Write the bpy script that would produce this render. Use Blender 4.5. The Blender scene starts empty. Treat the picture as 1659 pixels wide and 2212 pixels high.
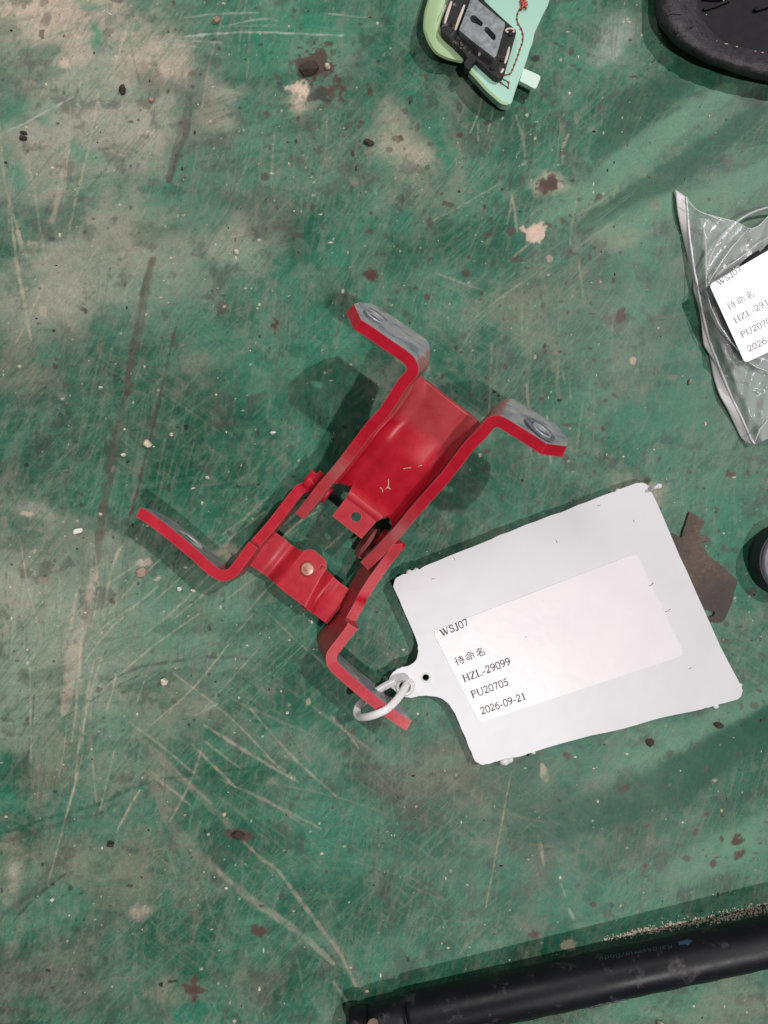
import bpy, bmesh, math, random
import numpy as np
from mathutils import Vector, Matrix
random.seed(7)
SC = bpy.context.scene
COL = SC.collection
# ------------------------------------------------------------------ scale
# the floor is z = 0; at floor level the photograph shows 296 x 395 mm
PX = 5.6            # picture units (of 1659 x 2212) per millimetre of floor
HC = 298.0          # height of the phone camera over the floor in millimetres
CX, CY = 829.5, 1106.0
def W(px, py, z=0.0):
    k = (HC - z) / HC / PX
    return Vector(((px - CX) * k, -(py - CY) * k, z)) * 0.001
# ------------------------------------------------------------------ camera
cam = bpy.data.cameras.new("camera")
cam_o = bpy.data.objects.new("camera", cam); COL.objects.link(cam_o)
cam_o.location = (0, 0, HC * 0.001)
cam.sensor_fit = 'VERTICAL'
cam.angle = 2 * math.atan(CY / (PX * HC))
cam.clip_start = 0.01; cam.clip_end = 60
SC.camera = cam_o
# ------------------------------------------------------------------ light: ceiling lamps of a workshop hall
world = bpy.data.worlds.new("World"); SC.world = world; world.use_nodes = True
wb = world.node_tree.nodes["Background"]
wb.inputs[0].default_value = (0.93, 0.95, 1.0, 1); wb.inputs[1].default_value = 0.05
SC.view_settings.view_transform = 'Standard'; SC.view_settings.look = 'None'
SC.view_settings.exposure = 0.0; SC.view_settings.gamma = 1.0
def lamp(name, loc, size, power, color=(1, 0.97, 0.95)):
    l = bpy.data.lights.new(name, 'AREA'); l.shape = 'RECTANGLE'
    l.size, l.size_y = size; l.energy = power; l.color = color
    o = bpy.data.objects.new(name, l); COL.objects.link(o)
    o.location = loc
    o.rotation_euler = (-Vector(loc)).to_track_quat('-Z', 'Y').to_euler()
    return o
lamp("ceiling_lamp", (3.05, 1.95, 6.0), (0.13, 0.13), 245)
lamp("ceiling_lamp", (1.35, -2.05, 6.0), (0.15, 0.15), 178)
lamp("ceiling_lamp", (-1.05, 1.5, 2.2), (0.8, 0.8), 16.5)
# ------------------------------------------------------------------ object helpers
def org(o):
    v = Vector((0, 0, 0))
    while o is not None:
        v += o.location; o = o.parent
    return v
def tag(o, label=None, cat=None, group=None, kind=None):
    if label: o["label"] = label
    if cat: o["category"] = cat
    if group: o["group"] = group
    if kind: o["kind"] = kind
    return o
def empty(name, loc, label, cat, group=None):
    o = bpy.data.objects.new(name, None); COL.objects.link(o); o.location = loc
    o.empty_display_size = 0.01
    return tag(o, label, cat, group)
def obj(name, verts, faces, mat, parent=None, smooth=False, base=None):
    """verts in world metres"""
    o0 = org(parent) if parent else (Vector(base) if base is not None else Vector((0, 0, 0)))
    me = bpy.data.meshes.new(name)
    me.from_pydata([tuple(Vector(v) - o0) for v in verts], [], faces)
    bm = bmesh.new(); bm.from_mesh(me)
    bmesh.ops.recalc_face_normals(bm, faces=bm.faces); bm.to_mesh(me); bm.free()
    if mat: me.materials.append(mat)
    o = bpy.data.objects.new(name, me); COL.objects.link(o)
    if parent: o.parent = parent
    else: o.location = o0
    if smooth: me.polygons.foreach_set("use_smooth", [True] * len(me.polygons))
    return o
def bevel(o, w, seg=2, ang=35):
    m = o.modifiers.new("bevel", 'BEVEL'); m.width = w; m.segments = seg
    m.limit_method = 'ANGLE'; m.angle_limit = math.radians(ang); m.harden_normals = True
def solid(o, t, off=0.0, even=False):
    m = o.modifiers.new("solid", 'SOLIDIFY'); m.thickness = t; m.offset = off; m.use_even_offset = even
def bake(o):
    dg = bpy.context.evaluated_depsgraph_get(); dg.update()
    me = bpy.data.meshes.new_from_object(o.evaluated_get(dg)); o.modifiers.clear(); o.data = me
    return me
def smooth_by_angle(o, deg=38):
    me = o.data
    me.polygons.foreach_set("use_smooth", [True] * len(me.polygons))
    try: me.set_sharp_from_angle(angle=math.radians(deg))
    except Exception: pass
def cut(o, verts, faces):
    c = obj("cutter", verts, faces, None)
    m = o.modifiers.new("cut", 'BOOLEAN'); m.operation = 'DIFFERENCE'; m.object = c; m.solver = 'EXACT'
    bake(o); bpy.data.objects.remove(c, do_unlink=True)
def cr(pts, n=8, closed=False):
    """smooth curve through points (any dimension)"""
    P = [np.array(p, float) for p in pts]; out = []; L = len(P)
    rng = range(L) if closed else range(L - 1)
    for i in rng:
        if closed: a, b, c, d = P[(i - 1) % L], P[i], P[(i + 1) % L], P[(i + 2) % L]
        else: a, b, c, d = P[max(i - 1, 0)], P[i], P[i + 1], P[min(i + 2, L - 1)]
        for k in range(n):
            t = k / n
            out.append(0.5 * ((2 * b) + (c - a) * t + (2 * a - 5 * b + 4 * c - d) * t * t + (3 * b - a - 3 * c + d) * t ** 3))
    if not closed: out.append(P[-1])
    return out
def resample(pts, n):
    P = np.array([tuple(p) for p in pts], float)
    d = np.r_[0, np.cumsum(np.linalg.norm(np.diff(P, axis=0), axis=1))]
    t = np.linspace(0, d[-1], n)
    return np.stack([np.interp(t, d, P[:, k]) for k in range(P.shape[1])], 1)
def grid(name, rows, mat, parent=None, smooth=True, base=None):
    """rows[i][j] world points"""
    n, m = len(rows), len(rows[0])
    v = [p for r in rows for p in r]
    f = [(i * m + j, i * m + j + 1, (i + 1) * m + j + 1, (i + 1) * m + j) for i in range(n - 1) for j in range(m - 1)]
    return obj(name, v, f, mat, parent, smooth, base)
def prism(name, outline, zb, zt, mat, parent=None, bev=0.0, base=None, holes=()):
    """outline in picture units; zb, zt in mm: numbers or functions of (px, py); walls vertical"""
    fb = zb if callable(zb) else (lambda x, y: zb)
    ft = zt if callable(zt) else (lambda x, y: zt)
    n = len(outline)
    vb, vt = [], []
    for x, y in outline:
        t = W(x, y, ft(x, y)); vt.append(t); vb.append(Vector((t.x, t.y, fb(x, y) * 0.001)))
    f = [tuple(range(n)), tuple(range(2 * n - 1, n - 1, -1))] + [(i, (i + 1) % n, n + (i + 1) % n, n + i) for i in range(n)]
    o = obj(name, vt + vb, f, mat, parent, False, base)
    for h in holes:
        m = len(h); a, b = [], []
        for x, y in h:
            t = W(x, y, ft(x, y)); a.append(t + Vector((0, 0, .004))); b.append(Vector((t.x, t.y, fb(x, y) * .001 - .004)))
        cut(o, a + b, [tuple(range(m)), tuple(range(2 * m - 1, m - 1, -1))] + [(i, (i + 1) % m, m + (i + 1) % m, m + i) for i in range(m)])
    bm = bmesh.new(); bm.from_mesh(o.data)
    bmesh.ops.triangulate(bm, faces=[g for g in bm.faces if len(g.verts) > 4]); bm.to_mesh(o.data); bm.free()
    if bev: bevel(o, bev)
    return o
def tube(name, path, rad, mat, parent=None, n=12, base=None, flat=1.0, caps=True, closed=False):
    """path: world points, rad: metres or list"""
    P = [Vector(p) for p in path]; L = len(P); v = []; f = []
    up = Vector((0, 0, 1))
    for i in range(L):
        if closed: t = P[(i + 1) % L] - P[(i - 1) % L]
        else: t = P[min(i + 1, L - 1)] - P[max(i - 1, 0)]
        t.normalize()
        a = t.cross(up)
        if a.length < 1e-6: a = Vector((1, 0, 0))
        a.normalize(); b = a.cross(t)
        r = rad[i] if isinstance(rad, (list, tuple, np.ndarray)) else rad
        for k in range(n):
            q = 2 * math.pi * k / n
            v.append(P[i] + a * (r * math.cos(q)) + b * (r * flat * math.sin(q)))
    for i in range(L if closed else L - 1):
        for k in range(n):
            i2 = (i + 1) % L
            f.append((i * n + k, i * n + (k + 1) % n, i2 * n + (k + 1) % n, i2 * n + k))
    if caps and not closed: f += [tuple(range(n)), tuple(range((L - 1) * n, L * n))]
    return obj(name, v, f, mat, parent, True, base)
def cyl_between(a, b, r, n=24):
    a, b = Vector(a), Vector(b); t = (b - a).normalized()
    x = t.orthogonal().normalized(); y = t.cross(x)
    v = [c + x * (r * math.cos(2 * math.pi * k / n)) + y * (r * math.sin(2 * math.pi * k / n)) for c in (a, b) for k in range(n)]
    f = [tuple(range(n)), tuple(range(2 * n - 1, n - 1, -1))] + [(k, (k + 1) % n, n + (k + 1) % n, n + k) for k in range(n)]
    return v, f
def lathe(name, center, axis, profile, mat, parent=None, n=32, base=None, ring=False):
    """profile: list of (radius, height) in metres along axis"""
    t = Vector(axis).normalized(); x = t.orthogonal().normalized(); y = t.cross(x); c = Vector(center)
    v, f = [], []; m = len(profile)
    for r, h in profile:
        for k in range(n):
            q = 2 * math.pi * k / n
            v.append(c + t * h + (x * math.cos(q) + y * math.sin(q)) * r)
    for i in range(m - 1):
        for k in range(n):
            f.append((i * n + k, i * n + (k + 1) % n, (i + 1) * n + (k + 1) % n, (i + 1) * n + k))
    if ring:
        for k in range(n): f.append(((m - 1) * n + k, (m - 1) * n + (k + 1) % n, (k + 1) % n, k))
    else:
        if profile[0][0] > 1e-6 : f.append(tuple(range(n)))
        if profile[-1][0] > 1e-6: f.append(tuple(range((m - 1) * n, m * n)))
    o = obj(name, v, f, mat, parent, False, base); smooth_by_angle(o, 40); return o
# ------------------------------------------------------------------ material helper
class M:
    def __init__(s, name, **kw):
        s.m = bpy.data.materials.new(name); s.m.use_nodes = True; s.nt = s.m.node_tree
        s.b = s.nt.nodes["Principled BSDF"]; s.out = s.nt.nodes["Material Output"]
        s.tc = s.nt.nodes.new("ShaderNodeTexCoord")
        for k, v in kw.items(): s.set(k, v)
    def set(s, k, v):
        k = {"base": "Base Color", "rough": "Roughness", "metal": "Metallic", "spec": "Specular IOR Level", "coat": "Coat Weight", "coatr": "Coat Roughness",
             "sss": "Subsurface Weight", "alpha": "Alpha"}.get(k, k)
        i = s.b.inputs[k]
        if hasattr(v, "links"): s.nt.links.new(v, i)
        else: i.default_value = (*v, 1) if isinstance(v, tuple) and len(v) == 3 else v
    def n(s, t, **kw):
        x = s.nt.nodes.new(t)
        for k, v in kw.items(): setattr(x, k, v)
        return x
    def link(s, a, b): s.nt.links.new(a, b)
    def noise(s, scale, detail=4, rough=.55, vec=None, dist=0.0):
        x = s.n("ShaderNodeTexNoise"); x.inputs["Scale"].default_value = scale
        x.inputs["Detail"].default_value = detail; x.inputs["Roughness"].default_value = rough; x.inputs["Distortion"].default_value = dist
        s.link(vec if vec else s.tc.outputs["Object"], x.inputs["Vector"]); return x.outputs["Fac"]
    def ramp(s, src, stops):
        x = s.n("ShaderNodeValToRGB"); e = x.color_ramp.elements
        while len(e) < len(stops): e.new(0.5)
        for i, (p, c) in enumerate(stops):
            e[i].position = p; e[i].color = (*c, 1) if not isinstance(c, (int, float)) else (c, c, c, 1)
        s.link(src, x.inputs[0]); return x.outputs[0]
    def mix(s, fac, a, b, mode='MIX'):
        x = s.n("ShaderNodeMix", data_type='RGBA', blend_type=mode)
        for v, i in ((fac, x.inputs[0]), (a, x.inputs[6]), (b, x.inputs[7])):
            if hasattr(v, "links"): s.link(v, i)
            else: i.default_value = (*v, 1) if isinstance(v, tuple) else v
        return x.outputs[2]
    def math(s, op, a, b=0.0):
        x = s.n("ShaderNodeMath", operation=op); x.use_clamp = op in ('MULTIPLY', 'ADD') and False
        for v, i in ((a, x.inputs[0]), (b, x.inputs[1])):
            if hasattr(v, "links"): s.link(v, i)
            else: i.default_value = v
        return x.outputs[0]
    def attr(s, name):
        x = s.n("ShaderNodeAttribute"); x.attribute_name = name; return x
    def bump(s, h, strength=.3, dist=.0005):
        x = s.n("ShaderNodeBump"); x.inputs["Strength"].default_value = strength; x.inputs["Distance"].default_value = dist
        s.link(h, x.inputs["Height"]); s.link(x.outputs[0], s.b.inputs["Normal"])
# ------------------------------------------------------------------ floor
def vnoise(X, Y, scale, seed):
    rs = np.random.RandomState(seed); L = rs.rand(256, 256).astype(np.float32)
    x = X / scale + 1000.37 + seed * 3.1; y = Y / scale + 1000.71 + seed * 1.7
    xi = np.floor(x).astype(np.int64); yi = np.floor(y).astype(np.int64)
    fx = (x - xi).astype(np.float32); fy = (y - yi).astype(np.float32)
    fx = fx * fx * (3 - 2 * fx); fy = fy * fy * (3 - 2 * fy)
    a = L[xi % 256, yi % 256]; b = L[(xi + 1) % 256, yi % 256]; c = L[xi % 256, (yi + 1) % 256]; d = L[(xi + 1) % 256, (yi + 1) % 256]
    return (a * (1 - fx) + b * fx) * (1 - fy) + (c * (1 - fx) + d * fx) * fy
def fbm(X, Y, scale, seed, octv=5, gain=.55):
    s = 0; a = 1; t = 0
    for k in range(octv):
        s = s + a * vnoise(X, Y, scale / 2 ** k, seed + 17 * k); t += a; a *= gain
    return s / t
def sstep(a, b, x):
    t = np.clip((x - a) / (b - a), 0, 1); return t * t * (3 - 2 * t)
FX0, FX1, FY0, FY1, FS = -170, 1830, -210, 2420, 2.4
def build_floor():
    xs = np.arange(FX0, FX1 + .1, FS); ys = np.arange(FY0, FY1 + .1, FS)
    X, Y = np.meshgrid(xs, ys); X = X.astype(np.float32); Y = Y.astype(np.float32)
    n1 = fbm(X, Y, 260, 1, 6); n2 = fbm(X, Y, 70, 2, 5); n3 = fbm(X, Y, 18, 3, 4, .65); n4 = fbm(X, Y, 150, 9, 5)
    sx = fbm(X, Y * .16, 24, 4, 4); sx2 = fbm(X * .18 + Y * .03, Y, 26, 14, 4)            # stretched smears
    wx = X + 46 * (fbm(X, Y, 75, 5, 4) - .5) * 2; wy = Y + 46 * (fbm(X, Y, 75, 6, 4) - .5) * 2   # warped coordinates
    C = {'g1': (.007, .100, .060), 'g2': (.040, .190, .122), 'clean_or_shadow': (.004, .074, .040), 'beige': (.255, .228, .18), 'beige2': (.50, .44, .37), 'pink': (.66, .50, .40),
         'dark': (.052, .060, .052), 'brown': (.085, .056, .046), 'sage': (.125, .265, .175), 'cream': (.56, .48, .35), 'grey': (.15, .185, .15), 'teal': (.030, .225, .135),
         'rust': (.075, .040, .030), 'black': (.022, .018, .017), 'white': (.50, .54, .48), 'milky': (.20, .30, .225)}
    C = {k: np.array(v, np.float32) for k, v in C.items()}
    img = C['g1'] + (C['g2'] - C['g1']) * sstep(.32, .66, n1 * .6 + n2 * .4)[..., None]
    dust = np.zeros_like(X)
    def put(m, c):
        nonlocal img
        img += (C[c] - img) * np.clip(m, 0, 1)[..., None]
    # general worn film
    put(.28 * sstep(.50, .66, n4 * .55 + n2 * .25 + sx * .2), 'grey')
    put(.30 * sstep(.55, .66, fbm(X, Y, 110, 31, 6) * .7 + n3 * .3), 'beige')
    put(.55 * sstep(.54, .68, fbm(X, Y, 120, 33, 5)), 'clean_or_shadow')
    def blob(cx, cy, rx, ry, rot, amp, c, soft=.55, rag=.5):
        a = math.radians(rot); ca, sa = math.cos(a), math.sin(a)
        R = max(rx, ry) * 1.9 + 60
        i0, i1 = np.searchsorted(ys, [cy - R, cy + R]); j0, j1 = np.searchsorted(xs, [cx - R, cx + R])
        if i0 >= i1 or j0 >= j1: return
        s = np.s_[i0:i1, j0:j1]
        dx, dy = wx[s] - cx, wy[s] - cy
        u = (dx * ca + dy * sa) / rx; v = (-dx * sa + dy * ca) / ry
        d = np.sqrt(u * u + v * v) + rag * (n2[s] - .5) * 1.6 + rag * (n3[s] - .5) * .9
        m = amp * (1 - sstep(1 - soft, 1 + soft * .6, d))
        img[s] += (C[c] - img[s]) * np.clip(m, 0, 1)[..., None]
    B = [
     # upper left worn field, its colours also lightened for the brighter light there
     (170, 120, 260, 150, 0, .72, 'beige'), (70, 30, 190, 60, 0, .75, 'pink'), (150, 330, 230, 130, -10, .72, 'beige'), (260, 250, 110, 60, 20, .5, 'beige'), (90, 470, 150, 80, 0, .42, 'grey'),
     (250, 560, 190, 130, 0, .62, 'beige'), (60, 660, 130, 90, 0, .6, 'beige'), (330, 330, 60, 60, 0, .55, 'beige'), (330, 120, 70, 60, 0, .5, 'pink'), (180, 95, 60, 40, 0, .5, 'pink'), (480, 205, 45, 30, 10, .75, 'beige'),
     (510, 530, 75, 60, 20, .62, 'beige'), (520, 545, 34, 26, 0, .55, 'sage'), (650, 215, 50, 45, 0, .75, 'pink'), (690, 110, 70, 45, 0, .5, 'beige'), (480, 260, 55, 24, 10, .5, 'pink'), (800, 40, 35, 25, 0, .5, 'beige'), (760, 130, 60, 80, 0, .45, 'grey'),
     (225, 88, 17, 26, 0, .85, 'teal'), (25, 255, 34, 42, 0, .7, 'teal'), (185, 345, 30, 26, 20, .6, 'teal'), (25, 380, 30, 40, 0, .7, 'teal'), (100, 275, 26, 20, 0, .5, 'teal'), (20, 530, 50, 40, 0, .6, 'clean_or_shadow'), (200, 20, 30, 14, 0, .6, 'teal'),
     (620, 40, 190, 70, 3, .75, 'teal'), (600, 120, 130, 40, 0, .5, 'teal'), (560, 330, 70, 90, 0, .5, 'teal'), (700, 300, 90, 60, 0, .45, 'clean_or_shadow'),
     (430, 215, 60, 38, 30, .45, 'dark'), (330, 175, 46, 22, 20, .5, 'dark'), (500, 300, 70, 16, -4, .6, 'brown'), (440, 320, 60, 50, 0, .38, 'dark'), (545, 430, 64, 46, 10, .5, 'dark'), (605, 500, 36, 44, 0, .45, 'dark'), (590, 480, 40, 60, 0, .3, 'brown'), (470, 400, 60, 14, 20, .45, 'dark'),
     # upper right
     (870, 300, 60, 70, 0, .6, 'pink'), (890, 410, 120, 40, 0, .45, 'beige'), (985, 330, 20, 110, 2, .6, 'beige'), (1000, 190, 60, 50, 0, .45, 'beige'), (1195, 390, 34, 22, 0, .7, 'pink'), (1280, 440, 60, 34, -20, .6, 'beige'), (1060, 300, 50, 30, 20, .35, 'beige'),
     (1310, 85, 42, 48, 10, .55, 'white'), (1290, 60, 60, 60, 0, .35, 'grey'), (1180, 260, 200, 90, 0, .45, 'clean_or_shadow'), (1400, 225, 100, 85, 20, .85, 'clean_or_shadow'), (1330, 30, 60, 30, 0, .6, 'clean_or_shadow'),
     (1450, 290, 160, 34, -36, .62, 'sage'), (1545, 220, 90, 34, -25, .5, 'grey'), (1330, 395, 90, 34, -36, .5, 'sage'), (1520, 345, 85, 50, -30, .85, 'clean_or_shadow'), (1370, 440, 110, 22, -38, .75, 'clean_or_shadow'), (1620, 290, 70, 40, -30, .7, 'clean_or_shadow'),  # pale stripe and dark flanks: floor sheen and reflections put in as colour
     (1600, 420, 120, 60, -20, .55, 'sage'), (1400, 455, 75, 40, -20, .6, 'sage'), (1340, 500, 60, 24, 0, .35, 'cream'), (1560, 430, 50, 30, 0, .4, 'beige'), (1330, 570, 140, 90, 0, .4, 'grey'), (1180, 650, 130, 60, 0, .35, 'beige'), (1230, 590, 24, 90, 4, .5, 'beige'), (1450, 640, 60, 120, 0, .6, 'clean_or_shadow'), (1370, 760, 60, 90, 0, .35, 'grey'),
     (950, 520, 90, 70, 0, .55, 'clean_or_shadow'), (850, 560, 80, 60, 0, .55, 'clean_or_shadow'), (1090, 560, 70, 60, 20, .5, 'clean_or_shadow'),
     # middle left
     (190, 860, 150, 120, 0, .45, 'dark'), (420, 850, 90, 40, 0, .35, 'dark'), (330, 930, 200, 170, 0, .6, 'clean_or_shadow'), (40, 820, 70, 60, 0, .6, 'beige'), (90, 960, 80, 110, 0, .45, 'dark'), (450, 770, 60, 40, 0, .5, 'beige'), (530, 980, 120, 80, 0, .55, 'clean_or_shadow'), (590, 800, 90, 60, 0, .4, 'g2'), (690, 640, 60, 60, 0, .45, 'clean_or_shadow'),
     (60, 1300, 190, 170, 0, .8, 'beige'), (110, 1180, 160, 70, 30, .6, 'grey'), (40, 1100, 70, 30, 20, .55, 'beige'), (230, 1290, 60, 120, 10, .5, 'beige'), (170, 1450, 120, 90, 0, .6, 'beige'), (60, 1530, 130, 70, -20, .55, 'beige'), (330, 1330, 110, 60, -30, .5, 'teal'), (380, 1450, 120, 60, 0, .5, 'grey'), (500, 1290, 60, 80, 0, .55, 'teal'), (620, 1400, 90, 90, 0, .5, 'clean_or_shadow'), (420, 1180, 90, 34, 30, .5, 'dark'), (490, 1200, 30, 20, 0, .6, 'pink'), (280, 1640, 120, 60, -40, .45, 'beige'),
     (260, 1360, 270, 180, -10, .55, 'milky'), (500, 1360, 160, 120, -30, .40, 'milky'), (90, 1500, 150, 110, 0, .45, 'milky'), (280, 1620, 170, 90, -30, .40, 'milky'), (330, 640, 170, 110, 0, .35, 'milky'), (560, 330, 150, 120, 0, .30, 'milky'), (1560, 980, 160, 120, 0, .35, 'milky'), (1240, 720, 150, 110, -20, .28, 'milky'), (760, 330, 120, 90, 0, .28, 'milky'),  # milky blobs: haze of light put into the floor colour
     # lower left
     (90, 1680, 80, 40, 0, .6, 'clean_or_shadow'), (330, 1500, 90, 60, 0, .4, 'beige'), (450, 1540, 110, 30, 36, .5, 'beige'), (360, 1700, 40, 60, -20, .75, 'beige'), (110, 1640, 50, 100, 10, .55, 'beige'), (200, 1850, 170, 60, 0, .6, 'beige'), (250, 1905, 120, 50, 0, .6, 'beige'), (310, 1960, 25, 20, 0, .7, 'pink'), (20, 1880, 40, 60, 0, .6, 'pink'), (60, 1930, 60, 60, 0, .4, 'clean_or_shadow'), (100, 2120, 190, 90, 10, .72, 'brown'), (90, 2100, 210, 70, 0, .5, 'grey'), (370, 2155, 60, 26, 0, .6, 'beige'), (240, 2000, 60, 50, 0, .4, 'beige'), (350, 2060, 150, 60, 0, .5, 'clean_or_shadow'), (380, 1990, 120, 40, 10, .4, 'clean_or_shadow'),
     (520, 1700, 120, 70, 0, .6, 'clean_or_shadow'), (560, 1850, 90, 90, 0, .6, 'clean_or_shadow'), (640, 2120, 130, 80, 0, .75, 'clean_or_shadow'), (700, 1960, 120, 90, 0, .65, 'clean_or_shadow'), (560, 2130, 70, 60, 0, .4, 'brown'), (780, 1700, 80, 60, 0, .55, 'clean_or_shadow'),
     (-10, 2230, 130, 70, 20, .8, 'black'),  # dark corner, shade painted as a black blob
     # lower right
     (900, 1690, 110, 70, 0, .55, 'brown'), (960, 1660, 100, 60, 0, .4, 'beige'), (1010, 1730, 60, 50, 0, .4, 'beige'), (1000, 1850, 110, 40, -20, .4, 'grey'), (1160, 1850, 50, 120, 0, .5, 'grey'), (1160, 1880, 34, 60, 0, .3, 'brown'), (1150, 1800, 40, 40, 0, .35, 'dark'), (960, 1830, 60, 70, 0, .6, 'clean_or_shadow'), (920, 1960, 110, 60, 0, .6, 'clean_or_shadow'), (1020, 1940, 60, 50, 0, .35, 'grey'), (1200, 1760, 60, 60, 0, .4, 'clean_or_shadow'), (1110, 1780, 130, 80, 0, .5, 'clean_or_shadow'),
     (1430, 1630, 150, 60, -15, .62, 'sage'), (1380, 1720, 60, 14, -12, .5, 'beige'), (1590, 1560, 90, 40, 0, .5, 'sage'), (1610, 1830, 130, 60, -20, .65, 'sage'), (1490, 1900, 90, 60, 0, .4, 'grey'), (1640, 1950, 80, 40, 0, .45, 'sage'),  # sage: lit floor beside the shadow band, painted paler
     (1560, 1650, 190, 48, -30, .85, 'clean_or_shadow'), (1430, 1730, 120, 55, -20, .7, 'clean_or_shadow'), (1330, 1800, 90, 70, 0, .6, 'clean_or_shadow'), (1560, 1660, 150, 30, -30, .45, 'g1'),  # shadow band painted as darker green
     (1600, 2160, 90, 50, 0, .7, 'beige'), (1400, 2180, 130, 40, -12, .6, 'sage'), (1500, 2200, 80, 40, 0, .5, 'beige'), (1120, 1500, 60, 60, 0, .4, 'dark'),
     (1180, 950, 80, 70, 0, .3, 'grey'), (1380, 900, 70, 60, 0, .5, 'g2'), (1370, 1060, 60, 30, 20, .55, 'pink'), (1450, 980, 60, 80, 0, .5, 'g2'), (1560, 1130, 90, 120, 0, .7, 'g2'), (1330, 830, 50, 60, 0, .35, 'grey'), (1100, 830, 60, 40, 0, .35, 'grey'),
    ]
    for b in B:
        if b[6] == 'beige' and ((b[0] < 700 and b[1] < 700) or (b[0] < 260 and 1080 < b[1] < 1560)): b = b[:6] + ('beige2',)  # paler beige at upper left also carries the stronger light there
        blob(b[0], b[1], b[2] * 1.04, b[3] * 1.04, b[4], b[5] * (.80 if b[6] in ('beige', 'beige2', 'grey') else 1), b[6], .85, .62)
    # fine mottling inside the worn areas
    put(.20 * sstep(.56, .72, n3) * sstep(.4, .6, n2), 'dark')
    put(.22 * sstep(.56, .70, fbm(X, Y, 30, 41, 4, .6)) * sstep(.45, .6, n4), 'beige')
    put(.16 * sstep(.57, .70, fbm(X + Y * .1, Y * .22, 34, 51, 5, .6)), 'beige'); put(.38 * sstep(.58, .70, fbm(X * .35 + Y * .2, Y * .8, 40, 53, 5, .6)), 'clean_or_shadow')
    for k, (ang, c, amp) in enumerate(((44, 'milky', .28), (78, 'beige', .34), (40, 'sage', .36), (-35, 'beige', .34), (8, 'sage', .26), (86, 'dark', .40), (52, 'clean_or_shadow', .40), (66, 'beige', .30), (20, 'dark', .30))):
        ca, sa = math.cos(math.radians(ang)), math.sin(math.radians(ang)); U = X * ca - Y * sa; V = X * sa + Y * ca
        q = 1 - np.abs(fbm(U, V * 22, 260, 80 + k, 3, .6) - .5) * 2
        put(.72 * amp * sstep(.90, .985, q) * sstep(.42, .62, fbm(X, Y, 150, 95 + k, 3)), c)
    put(.45 * sstep(.60, .70, fbm(X, Y, 46, 55, 5, .65)), 'dark'); put(.14 * sstep(.55, .72, fbm(X * .8, Y * .5, 60, 57, 6, .65)), 'sage')
    put(.16 * sstep(.60, .72, fbm(X, Y * .3, 8, 43, 3)), 'beige'); put(.14 * sstep(.60, .74, sx2), 'sage')
    def stroke(pts, w, c, op, brk=.5, seed=0, taper=True):
        P = np.array(cr(pts, 6) if len(pts) > 2 else resample(pts, 4), float)
        lo, hi = P.min(0) - w * 2 - 10, P.max(0) + w * 2 + 10
        i0, i1 = np.searchsorted(ys, [lo[1], hi[1]]); j0, j1 = np.searchsorted(xs, [lo[0], hi[0]])
        if i0 >= i1 or j0 >= j1: return
        s = np.s_[i0:i1, j0:j1]; x, y = X[s] + (n2[s] - .5) * min(w, 8), Y[s] + (n2[s] - .5) * min(w, 8)
        best = np.full(x.shape, 1e9, np.float32); T = np.zeros_like(best); L = len(P) - 1
        for k in range(L):
            a, b = P[k], P[k + 1]; ab = b - a; l2 = ab @ ab + 1e-9
            t = np.clip(((x - a[0]) * ab[0] + (y - a[1]) * ab[1]) / l2, 0, 1)
            d = np.hypot(x - a[0] - t * ab[0], y - a[1] - t * ab[1]); q = d < best
            best[q] = d[q]; T[q] = (k + t[q]) / L
        ww = w * (.35 + .65 * np.sin(np.pi * np.clip(T * .94 + .03, 0, 1)) ** .6) if taper else w
        core = 1 - sstep(ww * .30, ww * .54 + 1.3, best + (n3[s] - .5) * min(w, 14) * .8)
        tex = 1 - brk * sstep(.42, .62, vnoise(x, y, 7 + w * .4, 60 + seed) * .5 + n3[s] * .5)
        m = op * core * tex * (.55 + .45 * vnoise(x, y, 60, 70 + seed))
        img[s] += (C[c] - img[s]) * np.clip(m, 0, 1)[..., None]
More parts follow.
